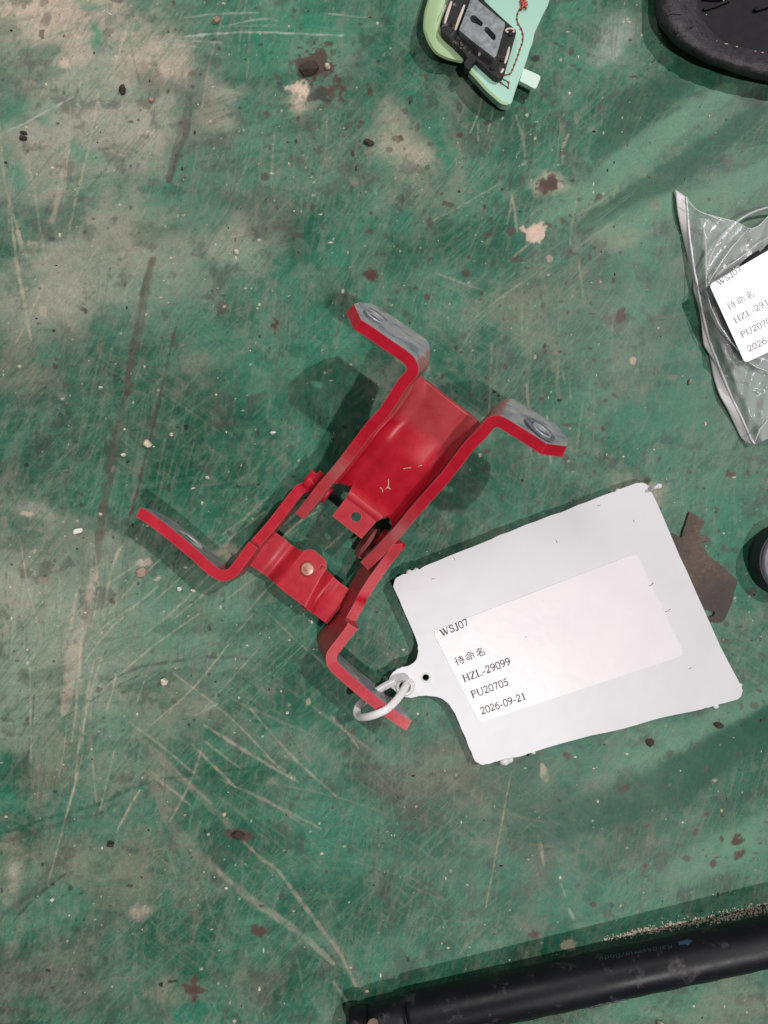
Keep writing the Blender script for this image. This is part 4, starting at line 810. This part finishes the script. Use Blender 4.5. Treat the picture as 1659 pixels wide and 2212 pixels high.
# match starting phase by nearest point
ie = np.array([ie[np.argmin(np.hypot(*(ie - p).T))] * .6 + .4 * ie[int((k + N) % N)] if False else ie[np.argmin(np.hypot(*(ie - p).T))] for k, p in enumerate(oe)])
for _ in range(6): ie = (np.roll(ie, 1, 0) + ie * 2 + np.roll(ie, -1, 0)) / 4
v, f = [], []; prof = [(-.03, 0), (-.005, 4), (.03, 6), (.12, 8.6), (.26, 10.2), (.42, 10.8), (.6, 10.2), (.78, 9.0), (.92, 7.6), (1.0, 6.4), (1.06, 4.5)]
for k in range(N):
    for j, (t, z) in enumerate(prof):
        x, y = oe[k] + (ie[k] - oe[k]) * t
        wr = .75 * math.sin(k * 1.9 + 2 * t) * math.exp(-((t - .38) / .28) ** 2) * (.3 + .7 * random.random()) * .6
        tz = max(0, z + (wr if 0 < z else 0)); q = W(*r5(x, y), z if t < .2 else tz); v.append(q)
L_ = len(prof)
for k in range(N):
    for j in range(L_ - 1): f.append((k * L_ + j, k * L_ + j + 1, ((k + 1) % N) * L_ + j + 1, ((k + 1) % N) * L_ + j))
obj("wrinkled_rim", v, f, LEATH, pad, True)
v = [W(*r5(*(oe[k] + (ie[k] - oe[k]) * 1.03)), 5.4) for k in range(N)]; c0 = sum(v, Vector()) / N; v.append(c0 - Vector((0, 0, .0012)))
obj("inner_panel", v, [(k, (k + 1) % N, N) for k in range(N)], INNER, pad, True)
for pts in ([(840, -10), (1000, 0), (1180, -20), (1170, -60), (860, -60)], [(1490, 95), (1659, 20), (1700, 40), (1700, 75), (1510, 135)], [(850, 95), (1000, 55), (1180, -5), (1190, 8), (1010, 85), (870, 125)]):
    prism("raised_rib", [r5(x, y) for x, y in pts], 3.0, 6.4, INNER, pad, .0004)
seam = [(395, 195), (500, 178), (580, 172), (690, 330), (740, 322), (590, 405), (520, 460)]
tube("rim_crease", [W(*r5(x, y), 10.7) for x, y in cr([(400, 195), (450, 170), (520, 172), (580, 172)], 4)], .00025, LEATH, pad, 6)
tube("rim_crease", [W(*r5(x, y), 10.75) for x, y in cr([(510, 465), (590, 405), (640, 385), (690, 335), (740, 325)], 4)], .0003, LEATH, pad, 6)
for x, y, a in ((700, 335, 18), (1140, 548, 26), (1270, 582, 16), (1500, 640, 12), (1590, 655, 16), (1022, 512, 6), (890, 185, 8), (600, 403, 12), (1105, 10, 10)):
    c = W(*r5(x, y), 8.2); bm = bmesh.new(); bmesh.ops.create_icosphere(bm, subdivisions=1, radius=1)
    vv = [c + Vector((g.co.x * a * .000031, g.co.y * .00022, g.co.z * .0003)) for g in bm.verts]; ff = [[q.index for q in g.verts] for g in bm.faces]; bm.free()
    obj("scuff", vv, ff, GLUE, pad)
# ------------------------------------------------------------------ clear bag with label (right edge)
r6 = lambda x, y: (1426.2 + .27266 * x, 384 + .27266 * y)
rb_ = lambda x, y: (1508.5 + .12399 * x, 548.5 + .12399 * y)
def film(name, op, white, rough, bumpy=.3):
    m = M(name, base=white, rough=rough, spec=.6)
    n = m.noise(55, 4, .6, dist=.8); m.bump(n, bumpy, .002)
    t = m.n("ShaderNodeBsdfTransparent"); mx = m.n("ShaderNodeMixShader")
    fr = m.n("ShaderNodeLayerWeight"); fr.inputs[0].default_value = .35
    m.link(m.math('ADD', op, m.math('MULTIPLY', fr.outputs["Facing"], .35)), mx.inputs[0]); m.link(t.outputs[0], mx.inputs[1]); m.link(m.b.outputs[0], mx.inputs[2])
    m.link(mx.outputs[0], m.out.inputs[0]); return m.m
FILM = film("clear_film", .32, (.76, .77, .78), .20, .22); HEM = film("milky_film", .82, (.86, .82, .85), .25, .15); FOLD = film("film_fold", .45, (.88, .88, .90), .12, .2)
bag = empty("plastic_bag", W(1640, 700, 0), "clear plastic bag with milky seam and white label at the right edge", "bag")
Lft = cr([(118, 95), (135, 260), (165, 410), (190, 520), (235, 680), (262, 800), (262, 890), (300, 1010), (325, 1150), (345, 1320), (385, 1390), (420, 1570), (470, 1720), (530, 1830), (590, 1960), (650, 2070), (735, 2112)], 5)
Rgt = cr([(205, 155), (215, 260), (228, 430), (245, 560), (268, 720), (300, 880), (330, 1040), (365, 1200), (410, 1350), (455, 1460), (500, 1580), (545, 1690), (590, 1790), (640, 1890), (690, 2000), (720, 2070), (748, 2108)], 5)
rows = []
for k in range(7):
    t = k / 6; rows.append([W(*r6(*(Lft[i] + (Rgt[i] - Lft[i]) * t)), 1.2 + 2.0 * t + .7 * math.sin(i * .33) * (1 - t)) for i in range(len(Lft))])
hem = grid("milky_seam", rows, HEM, bag, True); solid(hem, .0004, 0)
tube("seam_edge", [W(*r6(x, y), 3.3) for x, y in Rgt], .00045, HEM, hem, 8)
topE = cr([(210, 165), (300, 262), (380, 290), (450, 312), (600, 350), (700, 402), (780, 380), (860, 300), (1000, 200), (1300, 60)], 6)
botE = cr([(748, 2108), (800, 2090), (860, 2070), (1000, 2080), (1200, 2060), (1400, 2040)], 6)
leftE = resample(Rgt, 70); rightE = resample([(1300, 60), (1340, 700), (1380, 1400), (1400, 2040)], 70)
tE = resample(topE, 46); bE = resample(botE, 46)
folds = [([(700, 405), (640, 470), (560, 560), (470, 690), (360, 868)], 2.2, 9), ([(860, 468), (760, 530), (640, 630), (440, 770)], 2.0, 8), ([(330, 330), (350, 420), (362, 520), (362, 700), (365, 860)], 1.8, 8), ([(365, 890), (400, 1020), (470, 1170), (560, 1300), (690, 1450)], 2.0, 9), ([(300, 262), (420, 310), (510, 350)], 1.6, 12), ([(690, 1452), (760, 1500), (860, 1535)], 2.0, 10), ([(748, 2100), (790, 1990), (860, 1910)], 2.0, 10), ([(370, 555), (450, 535), (520, 520)], 1.0, 10), ([(640, 1290), (560, 1560), (700, 1620)], 1.2, 14), ([(800, 1480), (860, 1440)], 1.6, 10), ([(580, 560), (572, 640), (575, 680)], 1.0, 7), ([(715, 450), (700, 520)], 1.2, 8), ([(520, 1400), (640, 1540), (740, 1580)], 1.0, 14), ([(760, 1690), (850, 1640)], 1.8, 14), ([(740, 1900), (800, 1880)], 1.2, 8), ([(430, 1250), (520, 1450), (620, 1700)], 1.0, 20)]
FP = [(resample(p, 24), a, w) for p, a, w in folds]
rs = np.random.RandomState(2)
def bagz(x, y):
    z = 6.0 + 4.0 * math.exp(-(((x - 760) / 420) ** 2 + ((y - 1050) / 520) ** 2))
    for p, a, w in FP:
        d2 = ((p[:, 0] - x) ** 2 + (p[:, 1] - y) ** 2).min(); z += a * math.exp(-d2 / (w * w))
    return z
rows = []
for i in range(70):
    v_ = i / 69; row = []
    for j in range(46):
        u = j / 45
        p = (1 - u) * leftE[i] + u * rightE[i] + (1 - v_) * tE[j] + v_ * bE[j] - ((1 - u) * (1 - v_) * leftE[0] + u * (1 - v_) * rightE[0] + (1 - u) * v_ * leftE[-1] + u * v_ * rightE[-1])
        zz = bagz(*p); e = min(1, u * 9); row.append(W(*r6(*p), zz * e + 3.2 * (1 - e) + .5 * math.sin(i * .7 + j * .9)))
    rows.append(row)
fm = grid("clear_film", rows, FILM, bag, True)
for p, a, w in FP[:7]:
    tube("film_fold", [W(*r6(x, y), bagz(x, y) + .15) for x, y in p], [(.00006 + .0002 * math.sin(math.pi * (i + .5) / 24)) for i in range(24)], FOLD, bag, 6)
tube("film_fold", [W(*r6(x, y), bagz(x, y) + .2) for x, y in cr([(210, 165), (300, 262), (450, 312), (600, 350), (700, 402), (780, 380), (860, 300)], 5)], .00022, FOLD, bag, 6)
blab = [(188, 535), (1300, -110), (1900, 1400), (812, 1905)]
prism("label", [rb_(x, y) for x, y in rounded_quad(blab, 75)], 12.0, 12.2, PAPER, bag, .00005)
blabel = bag.children[-1]
bz = lambda x, y: 12.22
for t, a, b, h, fn_ in [("WSJ07", (365, 560), (775, 290), 104, SERIF), ("待命名", (540, 985), (1020, 722), 125, HANZI), ("HZL-291", (648, 1212), (1250, 868), 104, SERIF), ("PU2070", (765, 1462), (1290, 1190), 104, SERIF), ("2026-", (888, 1705), (1275, 1515), 104, SERIF)]:
    write(t, rb_(*a), rb_(*b), h * .12399, bz, INK2, blabel, fn_, bold=1.5)
# what lies inside the bag
BLK = simple("black_hose", (.010, .010, .012), (.03, .03, .034), 150, .45)
tube("hose", [W(x, y, 5) for x, y in cr([(1560, 640), (1600, 585), (1660, 545), (1740, 520), (1820, 560)], 6)], .0036, BLK, bag, 14)
GR = simple("grey_ring", (.30, .32, .33), (.48, .50, .50), 90, .3)
tube("ring", [W(1693 + 169 * math.cos(a), 614 + 169 * math.sin(a), 5.5) for a in np.linspace(0, 2 * math.pi, 60)[:-1]], .0006, GR, bag, 8, closed=True)
# ------------------------------------------------------------------ rusty sheet scrap behind the tag
r8 = lambda x, y: (1426.2 + .1488 * x, 1069.7 + .1488 * y)
RUST = M("rusty_sheet", rough=.75); _a = RUST.noise(90, 6, .65); _b = RUST.noise(700, 4, .6); _c = RUST.noise(24, 3)
RUST.set("base", RUST.mix(RUST.ramp(_c, [(.42, 0.), (.6, .8)]), RUST.mix(RUST.ramp(_b, [(.5, 0.), (.75, .6)]), RUST.ramp(_a, [(.3, (.07, .046, .036)), (.7, (.16, .105, .078))]), (.22, .17, .13)), (.045, .036, .038))); RUST.bump(RUST.math('ADD', _a, RUST.math('MULTIPLY', _b, .6)), .6, .0006); RUST = RUST.m
sc_out = [(420, 252), (458, 255), (545, 305), (642, 368), (646, 395), (636, 425), (598, 468), (590, 500), (570, 532), (578, 565), (605, 585), (660, 600), (722, 640), (700, 672), (640, 668), (588, 682), (612, 735), (640, 780), (690, 850), (760, 920), (860, 1000), (960, 1072), (985, 1115), (1060, 1180), (1124, 1232), (1112, 1300), (1085, 1370), (1062, 1430), (1060, 1520), (1020, 1610), (985, 1690), (930, 1812), (872, 1850), (760, 1830), (640, 1790), (420, 1500), (180, 1000), (100, 640), (180, 560), (300, 622), (322, 560), (370, 410)]
scr = prism("metal_scrap", [r8(x + rng.uniform(-6, 6), y + rng.uniform(-6, 6)) for x, y in cr(sc_out, 3, True)], .1, 1.3, RUST, None, .0002, base=W(1560, 1230, 0), holes=([r8(x, y) for x, y in [(610, 1680), (660, 1655), (730, 1662), (785, 1690), (796, 1715), (770, 1755), (720, 1772), (650, 1760)]],))
tag(scr, "rusty brown sheet metal scrap lying flat behind the white tag", "scrap")
# ------------------------------------------------------------------ round rubber foot at the right edge
RUB = simple("grey_rubber", (.17, .16, .20), (.27, .25, .31), 260, .65, bump=.3)
SIDE = simple("dark_rubber", (.02, .021, .024), (.035, .036, .04), 200, .6)
ft = empty("rubber_foot", W(1722, 1213, 0), "round grey rubber foot cut off by the right edge below the bag", "rubber foot")
cc = W(1728, 1213, 11); c0 = Vector((cc.x, cc.y, 0))
lathe("side_wall", c0 - Vector((.0006, 0, 0)), (0, 0, 1), [(.0135, 0), (.0142, .001), (.0140, .006), (.0137, .0095)], SIDE, ft, 48)
lathe("top_face", c0, (0, 0, 1), [(.0137, .0090), (.0135, .0104), (.0129, .0110), (.008, .0112), (0, .0112)], RUB, ft, 48)
# ------------------------------------------------------------------ black gas strut (bottom edge)
r7 = lambda x, y: (713 + .57 * x, 1920 + .57 * y)
BLKP = M("black_gloss_paint", spec=.34); _a = BLKP.noise(45, 5, .65); _b = BLKP.noise(900, 3, .6); _d = BLKP.noise(130, 6, .7)
BLKP.set("base", BLKP.mix(BLKP.ramp(_d, [(.56, 0.), (.70, .6)]), BLKP.mix(BLKP.ramp(_a, [(.5, 0.), (.75, .35)]), (.006, .006, .009), (.020, .018, .021)), (.12, .11, .115))); BLKP.set("rough", BLKP.ramp(_a, [(.3, .34), (.7, .55)])); BLKP.bump(_b, .12, .0002); BLKP = BLKP.m
BROWN = simple("brown_rust_spot", (.16, .11, .085), (.26, .19, .15), 500, .8)
strut = empty("gas_strut", W(1200, 2140, 0), "black painted gas strut tube lying along the bottom edge", "gas strut")
RS = 8.45
def axis_pt(c):                      # along the picture of the axis
    return r7(c, 484 + (c - 318) * -.2135)
def strut_z(c): return RS + .1 + max(0, c - 318) / 1341 * 4.5
A0 = W(*axis_pt(300), strut_z(300)); A1 = W(*axis_pt(2100), strut_z(2100)); ax = (A1 - A0).normalized(); LT = (A1 - A0).length
def S(k): return k * .001
lathe("tube", A0, ax, [(S(6.6), -S(.2)), (S(7.6), S(.1)), (S(8.2), S(.8)), (S(RS), S(2.0)), (S(RS), LT), (S(7.6), LT + S(1))], BLKP, strut, 72)
lathe("end_collar", A0, -ax, [(S(6.7), S(.0)), (S(7.0), S(.6)), (S(6.7), S(1.2)), (S(7.2), S(1.6)), (S(7.5), S(3)), (S(7.5), S(11)), (S(7.2), S(13.5)), (S(6.4), S(14.3)), (S(6.0), S(15.2))], BLKP, strut, 56)
lathe("end_cap", A0 - ax * S(15.0), -ax, [(S(6.2), S(0)), (S(7.0), S(.8)), (S(7.6), S(2)), (S(7.8), S(4)), (S(7.4), S(6.5)), (S(5.5), S(8)), (S(0), S(8.4))], BLKP, strut, 48)
nrm = Vector((-ax.y, ax.x, 0)).normalized(); upv = ax.cross(nrm); upv = upv if upv.z > 0 else -upv
def on_tube(l, th, r): return A0 + ax * l + (nrm * math.sin(th) + upv * math.cos(th)) * r
# rust spot on the collar
v = []; 
for a in range(16):
    q = 2 * math.pi * a / 16; v.append(A0 - ax * S(12.6 - 1.9 * math.cos(q) * (1 + .1 * math.sin(3 * q))) + (nrm * math.sin(.62 + .24 * math.sin(q)) + upv * math.cos(.62 + .24 * math.sin(q))) * S(7.62))
v.append(sum(v, Vector()) / 16 + (nrm * math.sin(.62) + upv * math.cos(.62)) * S(.1)); obj("rust_spot", v, [(i, (i + 1) % 16, 16) for i in range(16)], BROWN, strut)
# welded seam and smeared lump on the lower side
sm = [on_tube(LT * k / 40, -1.18 + .03 * math.sin(k * 1.3), S(RS - .12)) for k in range(3, 41)]
tube("tape_edge", sm, [.00045 + .00015 * math.sin(i * 2.1) for i in range(len(sm))], BLKP, strut, 6)
cl = (W(*axis_pt(1030), 12) - A0).dot(ax)
TAR = simple("grey_tar", (.03, .03, .033), (.10, .10, .105), 400, .7, bump=.6)
for k, (dl, th, r) in enumerate(((-6.5, -.98, 2.2), (-4, -.90, 2.6), (-1.0, -.88, 2.4), (2, -.86, 1.9), (4.6, -.85, 1.8), (6.6, -.9, 1.2), (-9, -1.05, 1.6))):
    c = on_tube(cl + S(dl), th, S(RS - .35)); bm = bmesh.new(); bmesh.ops.create_icosphere(bm, subdivisions=2, radius=1)
    d_ = (nrm * math.sin(th) + upv * math.cos(th)); tg = ax.cross(d_)
    vv = [c + ax * (g.co.x * S(r)) + tg * (g.co.y * S(r) * .62) + d_ * (g.co.z * S(.75)) + Vector([rng.uniform(-.1, .1) * S(r) for _ in range(3)]) for g in bm.verts]; ff = [[q.index for q in g.verts] for g in bm.faces]; bm.free()
    obj("tar_lump", vv, ff, TAR, strut, True)
# faint print on the tube, upside down
TEAL = M("teal_print", rough=.5, base=(.035, .065, .072)).m; BLUE = M("blue_print", rough=.5, base=(.035, .085, .155)).m
SANS = {'K': (.62, [([(.1, 0), (.1, 1)], .1), ([(.12, .4), (.55, 1)], .1), ([(.25, .55), (.58, 0)], .1)]), 'a': (.55, [('c', [(.1, .6), (.25, .7), (.42, .62), (.44, .4), (.44, 0)], .1), ('c', [(.44, .4), (.2, .38), (.08, .2), (.2, .02), (.44, .15)], .1)]),
 'r': (.4, [([(.1, 0), (.1, .7)], .1), ('c', [(.1, .45), (.2, .65), (.36, .68)], .1)]), 'o': (.58, [('c', [(.28, .7), (.1, .58), (.08, .35), (.12, .1), (.28, 0), (.44, .1), (.48, .35), (.44, .58), (.28, .7)], .1)]),
 's': (.5, [('c', [(.42, .58), (.25, .7), (.1, .58), (.2, .4), (.38, .28), (.42, .12), (.25, 0), (.07, .1)], .1)]), 'e': (.56, [('c', [(.1, .38), (.46, .38), (.44, .6), (.28, .7), (.12, .6), (.07, .35), (.14, .08), (.3, 0), (.46, .1)], .1)]),
 'i': (.26, [([(.12, 0), (.12, .7)], .1), ([(.12, .86), (.12, .97)], .1)]), '/': (.42, [([(.04, -.1), (.38, 1.05)], .08)]), 'B': (.62, [([(.1, 0), (.1, 1)], .1), ('c', [(.1, 1), (.4, .98), (.48, .76), (.38, .54), (.1, .52)], .1), ('c', [(.1, .52), (.44, .5), (.54, .26), (.42, .02), (.1, 0)], .1)]),
 'd': (.58, [([(.46, 0), (.46, 1)], .1), ('c', [(.46, .55), (.28, .7), (.1, .58), (.08, .3), (.16, .06), (.3, 0), (.46, .14)], .1)]), 'y': (.54, [([(.06, .7), (.27, .05)], .1), ('c', [(.5, .7), (.28, .02), (.18, -.22), (.04, -.24)], .1)])}
def on_strut(px, py):                # picture point -> point of the tube surface
    r = ray(px, py).normalized(); o = CAMP - A0; d1 = r - ax * r.dot(ax); o1 = o - ax * o.dot(ax); R_ = S(RS + .04)
    a, b, c = d1.dot(d1), 2 * d1.dot(o1), o1.dot(o1) - R_ * R_; disc = max(0, b * b - 4 * a * c)
    return CAMP + r * ((-b - math.sqrt(disc)) / (2 * a))
rs_ = lambda x, y: ((2300 + x / 3.318) / 1.823, (3600 + y / 3.318) / 1.823)
def write_strut(text, start, end, hgt):
    tot = sum(SANS[c][0] + .06 for c in text); st, en = np.array(rs_(*start)), np.array(rs_(*end)); d = en - st; l = np.linalg.norm(d); d /= l; up = np.array((d[1], -d[0])); sx = l / tot; h = hgt / 3.318 / 1.823
    x0 = 0; V, F = [], []
    for ch in text:
        for s in SANS[ch][1]:
            pts, wd = (cr(s[1], 4), s[2]) if s[0] == 'c' else (s[0], s[1]); P = np.array(pts, float); P[:, 0] += x0; n0 = len(V)
            for i in range(len(P)):
                t = P[min(i + 1, len(P) - 1)] - P[max(i - 1, 0)]; t /= np.linalg.norm(t) + 1e-9; nn = np.array((-t[1], t[0])) * wd / 2
                for sg in (1, -1):
                    q = P[i] + nn * sg; V.append(on_strut(*(st + d * (q[0] * sx) + up * (q[1] * h))))
            F += [(n0 + 2 * i, n0 + 2 * i + 1, n0 + 2 * i + 3, n0 + 2 * i + 2) for i in range(len(P) - 1)]
        x0 += SANS[ch][0] + .06
    obj("printed_text", V, F, TEAL, strut)
write_strut("Karosserie/Body", (1150, 395), (185, 560), 52)
V = [on_strut(*rs_(*p)) for p in ((1228, 362), (1330, 335), (1335, 322), (1418, 345), (1350, 412), (1338, 392), (1240, 402))]
obj("arrow_mark", V, [tuple(range(7))], BLUE, strut)
# ------------------------------------------------------------------ crumbs and grit on the floor
CREAM = simple("cream_stone", (.60, .52, .40), (.78, .70, .58), 300, .7, bump=.4); WHT = simple("white_chip", (.70, .70, .64), (.82, .82, .76), 300, .6); DIRT = simple("dark_dirt", (.03, .022, .018), (.075, .055, .045), 300, .9, bump=.8); TAN = simple("tan_crumb", (.32, .22, .17), (.45, .32, .26), 300, .85)
def lump(name, px, py, rx, ry, rot, h, mat, label=None, cat=None, group=None, sub=2, jag=.18):
    r = random.Random(int(px * 31 + py)); bm = bmesh.new(); bmesh.ops.create_icosphere(bm, subdivisions=sub, radius=1)
    c = W(px, py, 0); a = math.radians(-rot); v = []
    for g in bm.verts:
        k = 1 + r.uniform(-jag, jag); x, y = g.co.x * rx / PX * .001 * k, g.co.y * ry / PX * .001 * k
        v.append((c.x + x * math.cos(a) - y * math.sin(a), c.y + x * math.sin(a) + y * math.cos(a), max(0, (g.co.z * .8 + .35)) * h * .001 * k))
    f = [[q.index for q in g.verts] for g in bm.faces]; bm.free()
    o = obj(name, v, f, mat, None, False, c)
    return tag(o, label, cat, group)
lump("pebble", 320, 959, 9.5, 8.5, 40, 2.6, CREAM, "cream pebble, the largest, beside the brown streak left of the hinge", "pebble", None, 2)
chip = prism("plastic_chip", [(157, 1148), (160, 1143), (176, 1140), (178, 1147), (174, 1151), (158, 1155)], 0.05, 1.6, WHT, None, .0003, base=W(167, 1147, 0)); tag(chip, "white rectangular plastic chip on the green floor at the left", "chip")
for a in (("dirt_clump", 668, 152, 22, 15, -15, 3.2, DIRT, "large dark clump of dirt left of the mint plastic housing", "dirt"), ("dirt_clump", 266, 196, 7, 11, 10, 2.0, DIRT, "black crumb of dirt on the pale worn paint at upper left", "dirt"),
          ("dirt_clump", 51, 300, 9, 5, 0, 1.6, DIRT, "dark crumb of dirt near the left edge on worn paint", "dirt"), ("dirt_clump", 796, 309, 12, 7, 20, 1.8, DIRT, "dark flat crumb of dirt below the mint housing's shadow", "dirt"), ("dirt_clump", 52, 288, 8, 4, 10, 1.2, DIRT, "flat brown crumb of dirt just above a darker one by the left edge", "dirt"),
          ("pebble", 707, 146, 7, 6, 0, 2.0, CREAM, "cream pebble beside the large dark clump of dirt", "pebble"), ("pebble", 328, 218, 5.5, 5, 0, 1.5, TAN, "small tan pebble above the dark smears at upper left", "pebble"), ("pebble", 468, 46, 10, 6, -30, 1.8, TAN, "tan flake near the top edge on the green paint", "flake"), ("pebble", 511, 545, 5, 6, 0, 1.6, CREAM, "cream pebble on the pale yellowish patch above the hinge", "pebble"),
          ("pebble", 590, 935, 6, 4, -15, 1.4, WHT, "white grain left of the hinge's upper channel", "grain"), ("pebble", 371, 939, 4, 4.5, 0, 1.5, CREAM, "cream grain upper right of the largest pebble", "grain"), ("pebble", 268, 983, 6, 4, 0, 1.4, CREAM, "cream grain lower left of the largest pebble", "grain"), ("pebble", 449, 1032, 5, 4, 30, 1.5, CREAM, "cream grain above the hinge's left ear", "grain"), ("pebble", 388, 1272, 5, 5, 0, 1.5, WHT, "white grain, left of a pair below the left ear", "grain"), ("pebble", 418, 1275, 6, 4, 20, 1.5, CREAM, "cream grain, right of a pair below the left ear", "grain"),
          ("pebble", 307, 1236, 13, 10, -20, 1.6, TAN, "pinkish tan flake of mortar below the left ear", "flake"), ("pebble", 356, 1472, 8, 9, 0, 2.2, CREAM, "cream crumb at the end of a yellow scratch", "crumb"), ("dirt_clump", 240, 1822, 8, 6, 0, 2.0, DIRT, "dark round crumb of dirt on the lower left floor", "dirt"), ("pebble", 485, 1757, 4.5, 4, 0, 1.5, CREAM, "cream grain on the long pale scrape at lower left", "grain"), ("pebble", 114, 1942, 5, 3.5, 0, 1.4, WHT, "white grain near the dark smear at lower left", "grain"),
          ("dirt_clump", 515, 1804, 15, 9, 10, 1.3, DIRT, "flat brown dirt spot on the long pale scrape", "dirt"), ("pebble", 1489, 825, 3.2, 6, 12, 1.2, TAN, "tan sliver right of the hinge's right ear", "sliver"), ("dirt_clump", 1470, 1612, 0.1, 0.1, 0, .1, DIRT, "x", "dirt"), ("dirt_clump", 1404, 1604, 9, 9, 0, .9, DIRT, "brown round dirt spot below the white tag", "dirt"), ("dirt_clump", 1553, 1566, 11, 6, 20, .9, DIRT, "brown oval dirt spot right below the tag's corner", "dirt"), ("pebble", 1424, 2210, 7, 6, 0, 2.4, CREAM, "pale round grain below the gas strut at the bottom edge", "grain")):
    if a[3] < 1: continue
    lump(*a)
def grit(name, n, pts, r0, r1, mat, seed):
    r = random.Random(seed); V, F = [], []
    base = [(1, 0, 0), (0, 1, 0), (-1, 0, 0), (0, -1, 0), (.7, .7, .5), (0, 0, 1)]
    for k in range(n):
        x, y = pts(r); s = (r0 + (r1 - r0) * r.random() ** 3) / PX * .001; c = W(x, y, 0); a = r.random() * 6.28; e = r.uniform(.6, 1.5); n0 = len(V)
        R = [(math.cos(a + q * math.pi / 3 * r.uniform(.9, 1.1)) * s * e, math.sin(a + q * math.pi / 3) * s / e) for q in range(6)]
        V += [(c.x + p, c.y + q, 0.00002) for p, q in R] + [(c.x + p * .55, c.y + q * .55, s * .8) for p, q in R[::2]]
        F += [(n0 + 6, n0 + 7, n0 + 8)]
        for q in range(3):
            i = 2 * q; F += [(n0 + i, n0 + i + 1, n0 + 6 + q), (n0 + i + 1, n0 + (i + 2) % 6, n0 + 6 + (q + 1) % 3), (n0 + i + 1, n0 + 6 + (q + 1) % 3, n0 + 6 + q)]
    o = obj(name, V, F, mat); return tag(o, None, None, None, 'stuff')
allf = lambda r: (r.uniform(-100, 1760), r.uniform(-150, 2360))
tag(grit("pale_grit", 420, allf, 1.2, 4.2, CREAM, 1), "pale grains of grit scattered over the whole floor", "grit")
tag(grit("dark_grit", 260, allf, 1.0, 4.0, DIRT, 2), "dark crumbs of dirt scattered over the whole floor", "dirt")
def band(r):
    t = r.random() ** .8; x = 1300 + 420 * t; return x + r.gauss(0, 3), 2036 - (x - 1300) * .19 - 7 + r.gauss(0, 3 + 5 * t)
SAND = simple("tan_sand", (.62, .50, .41), (.86, .74, .63), 400, .9)
tag(grit("sand", 1000, band, .8, 3.0, SAND, 3), "line of tan sand along the upper side of the gas strut", "sand")
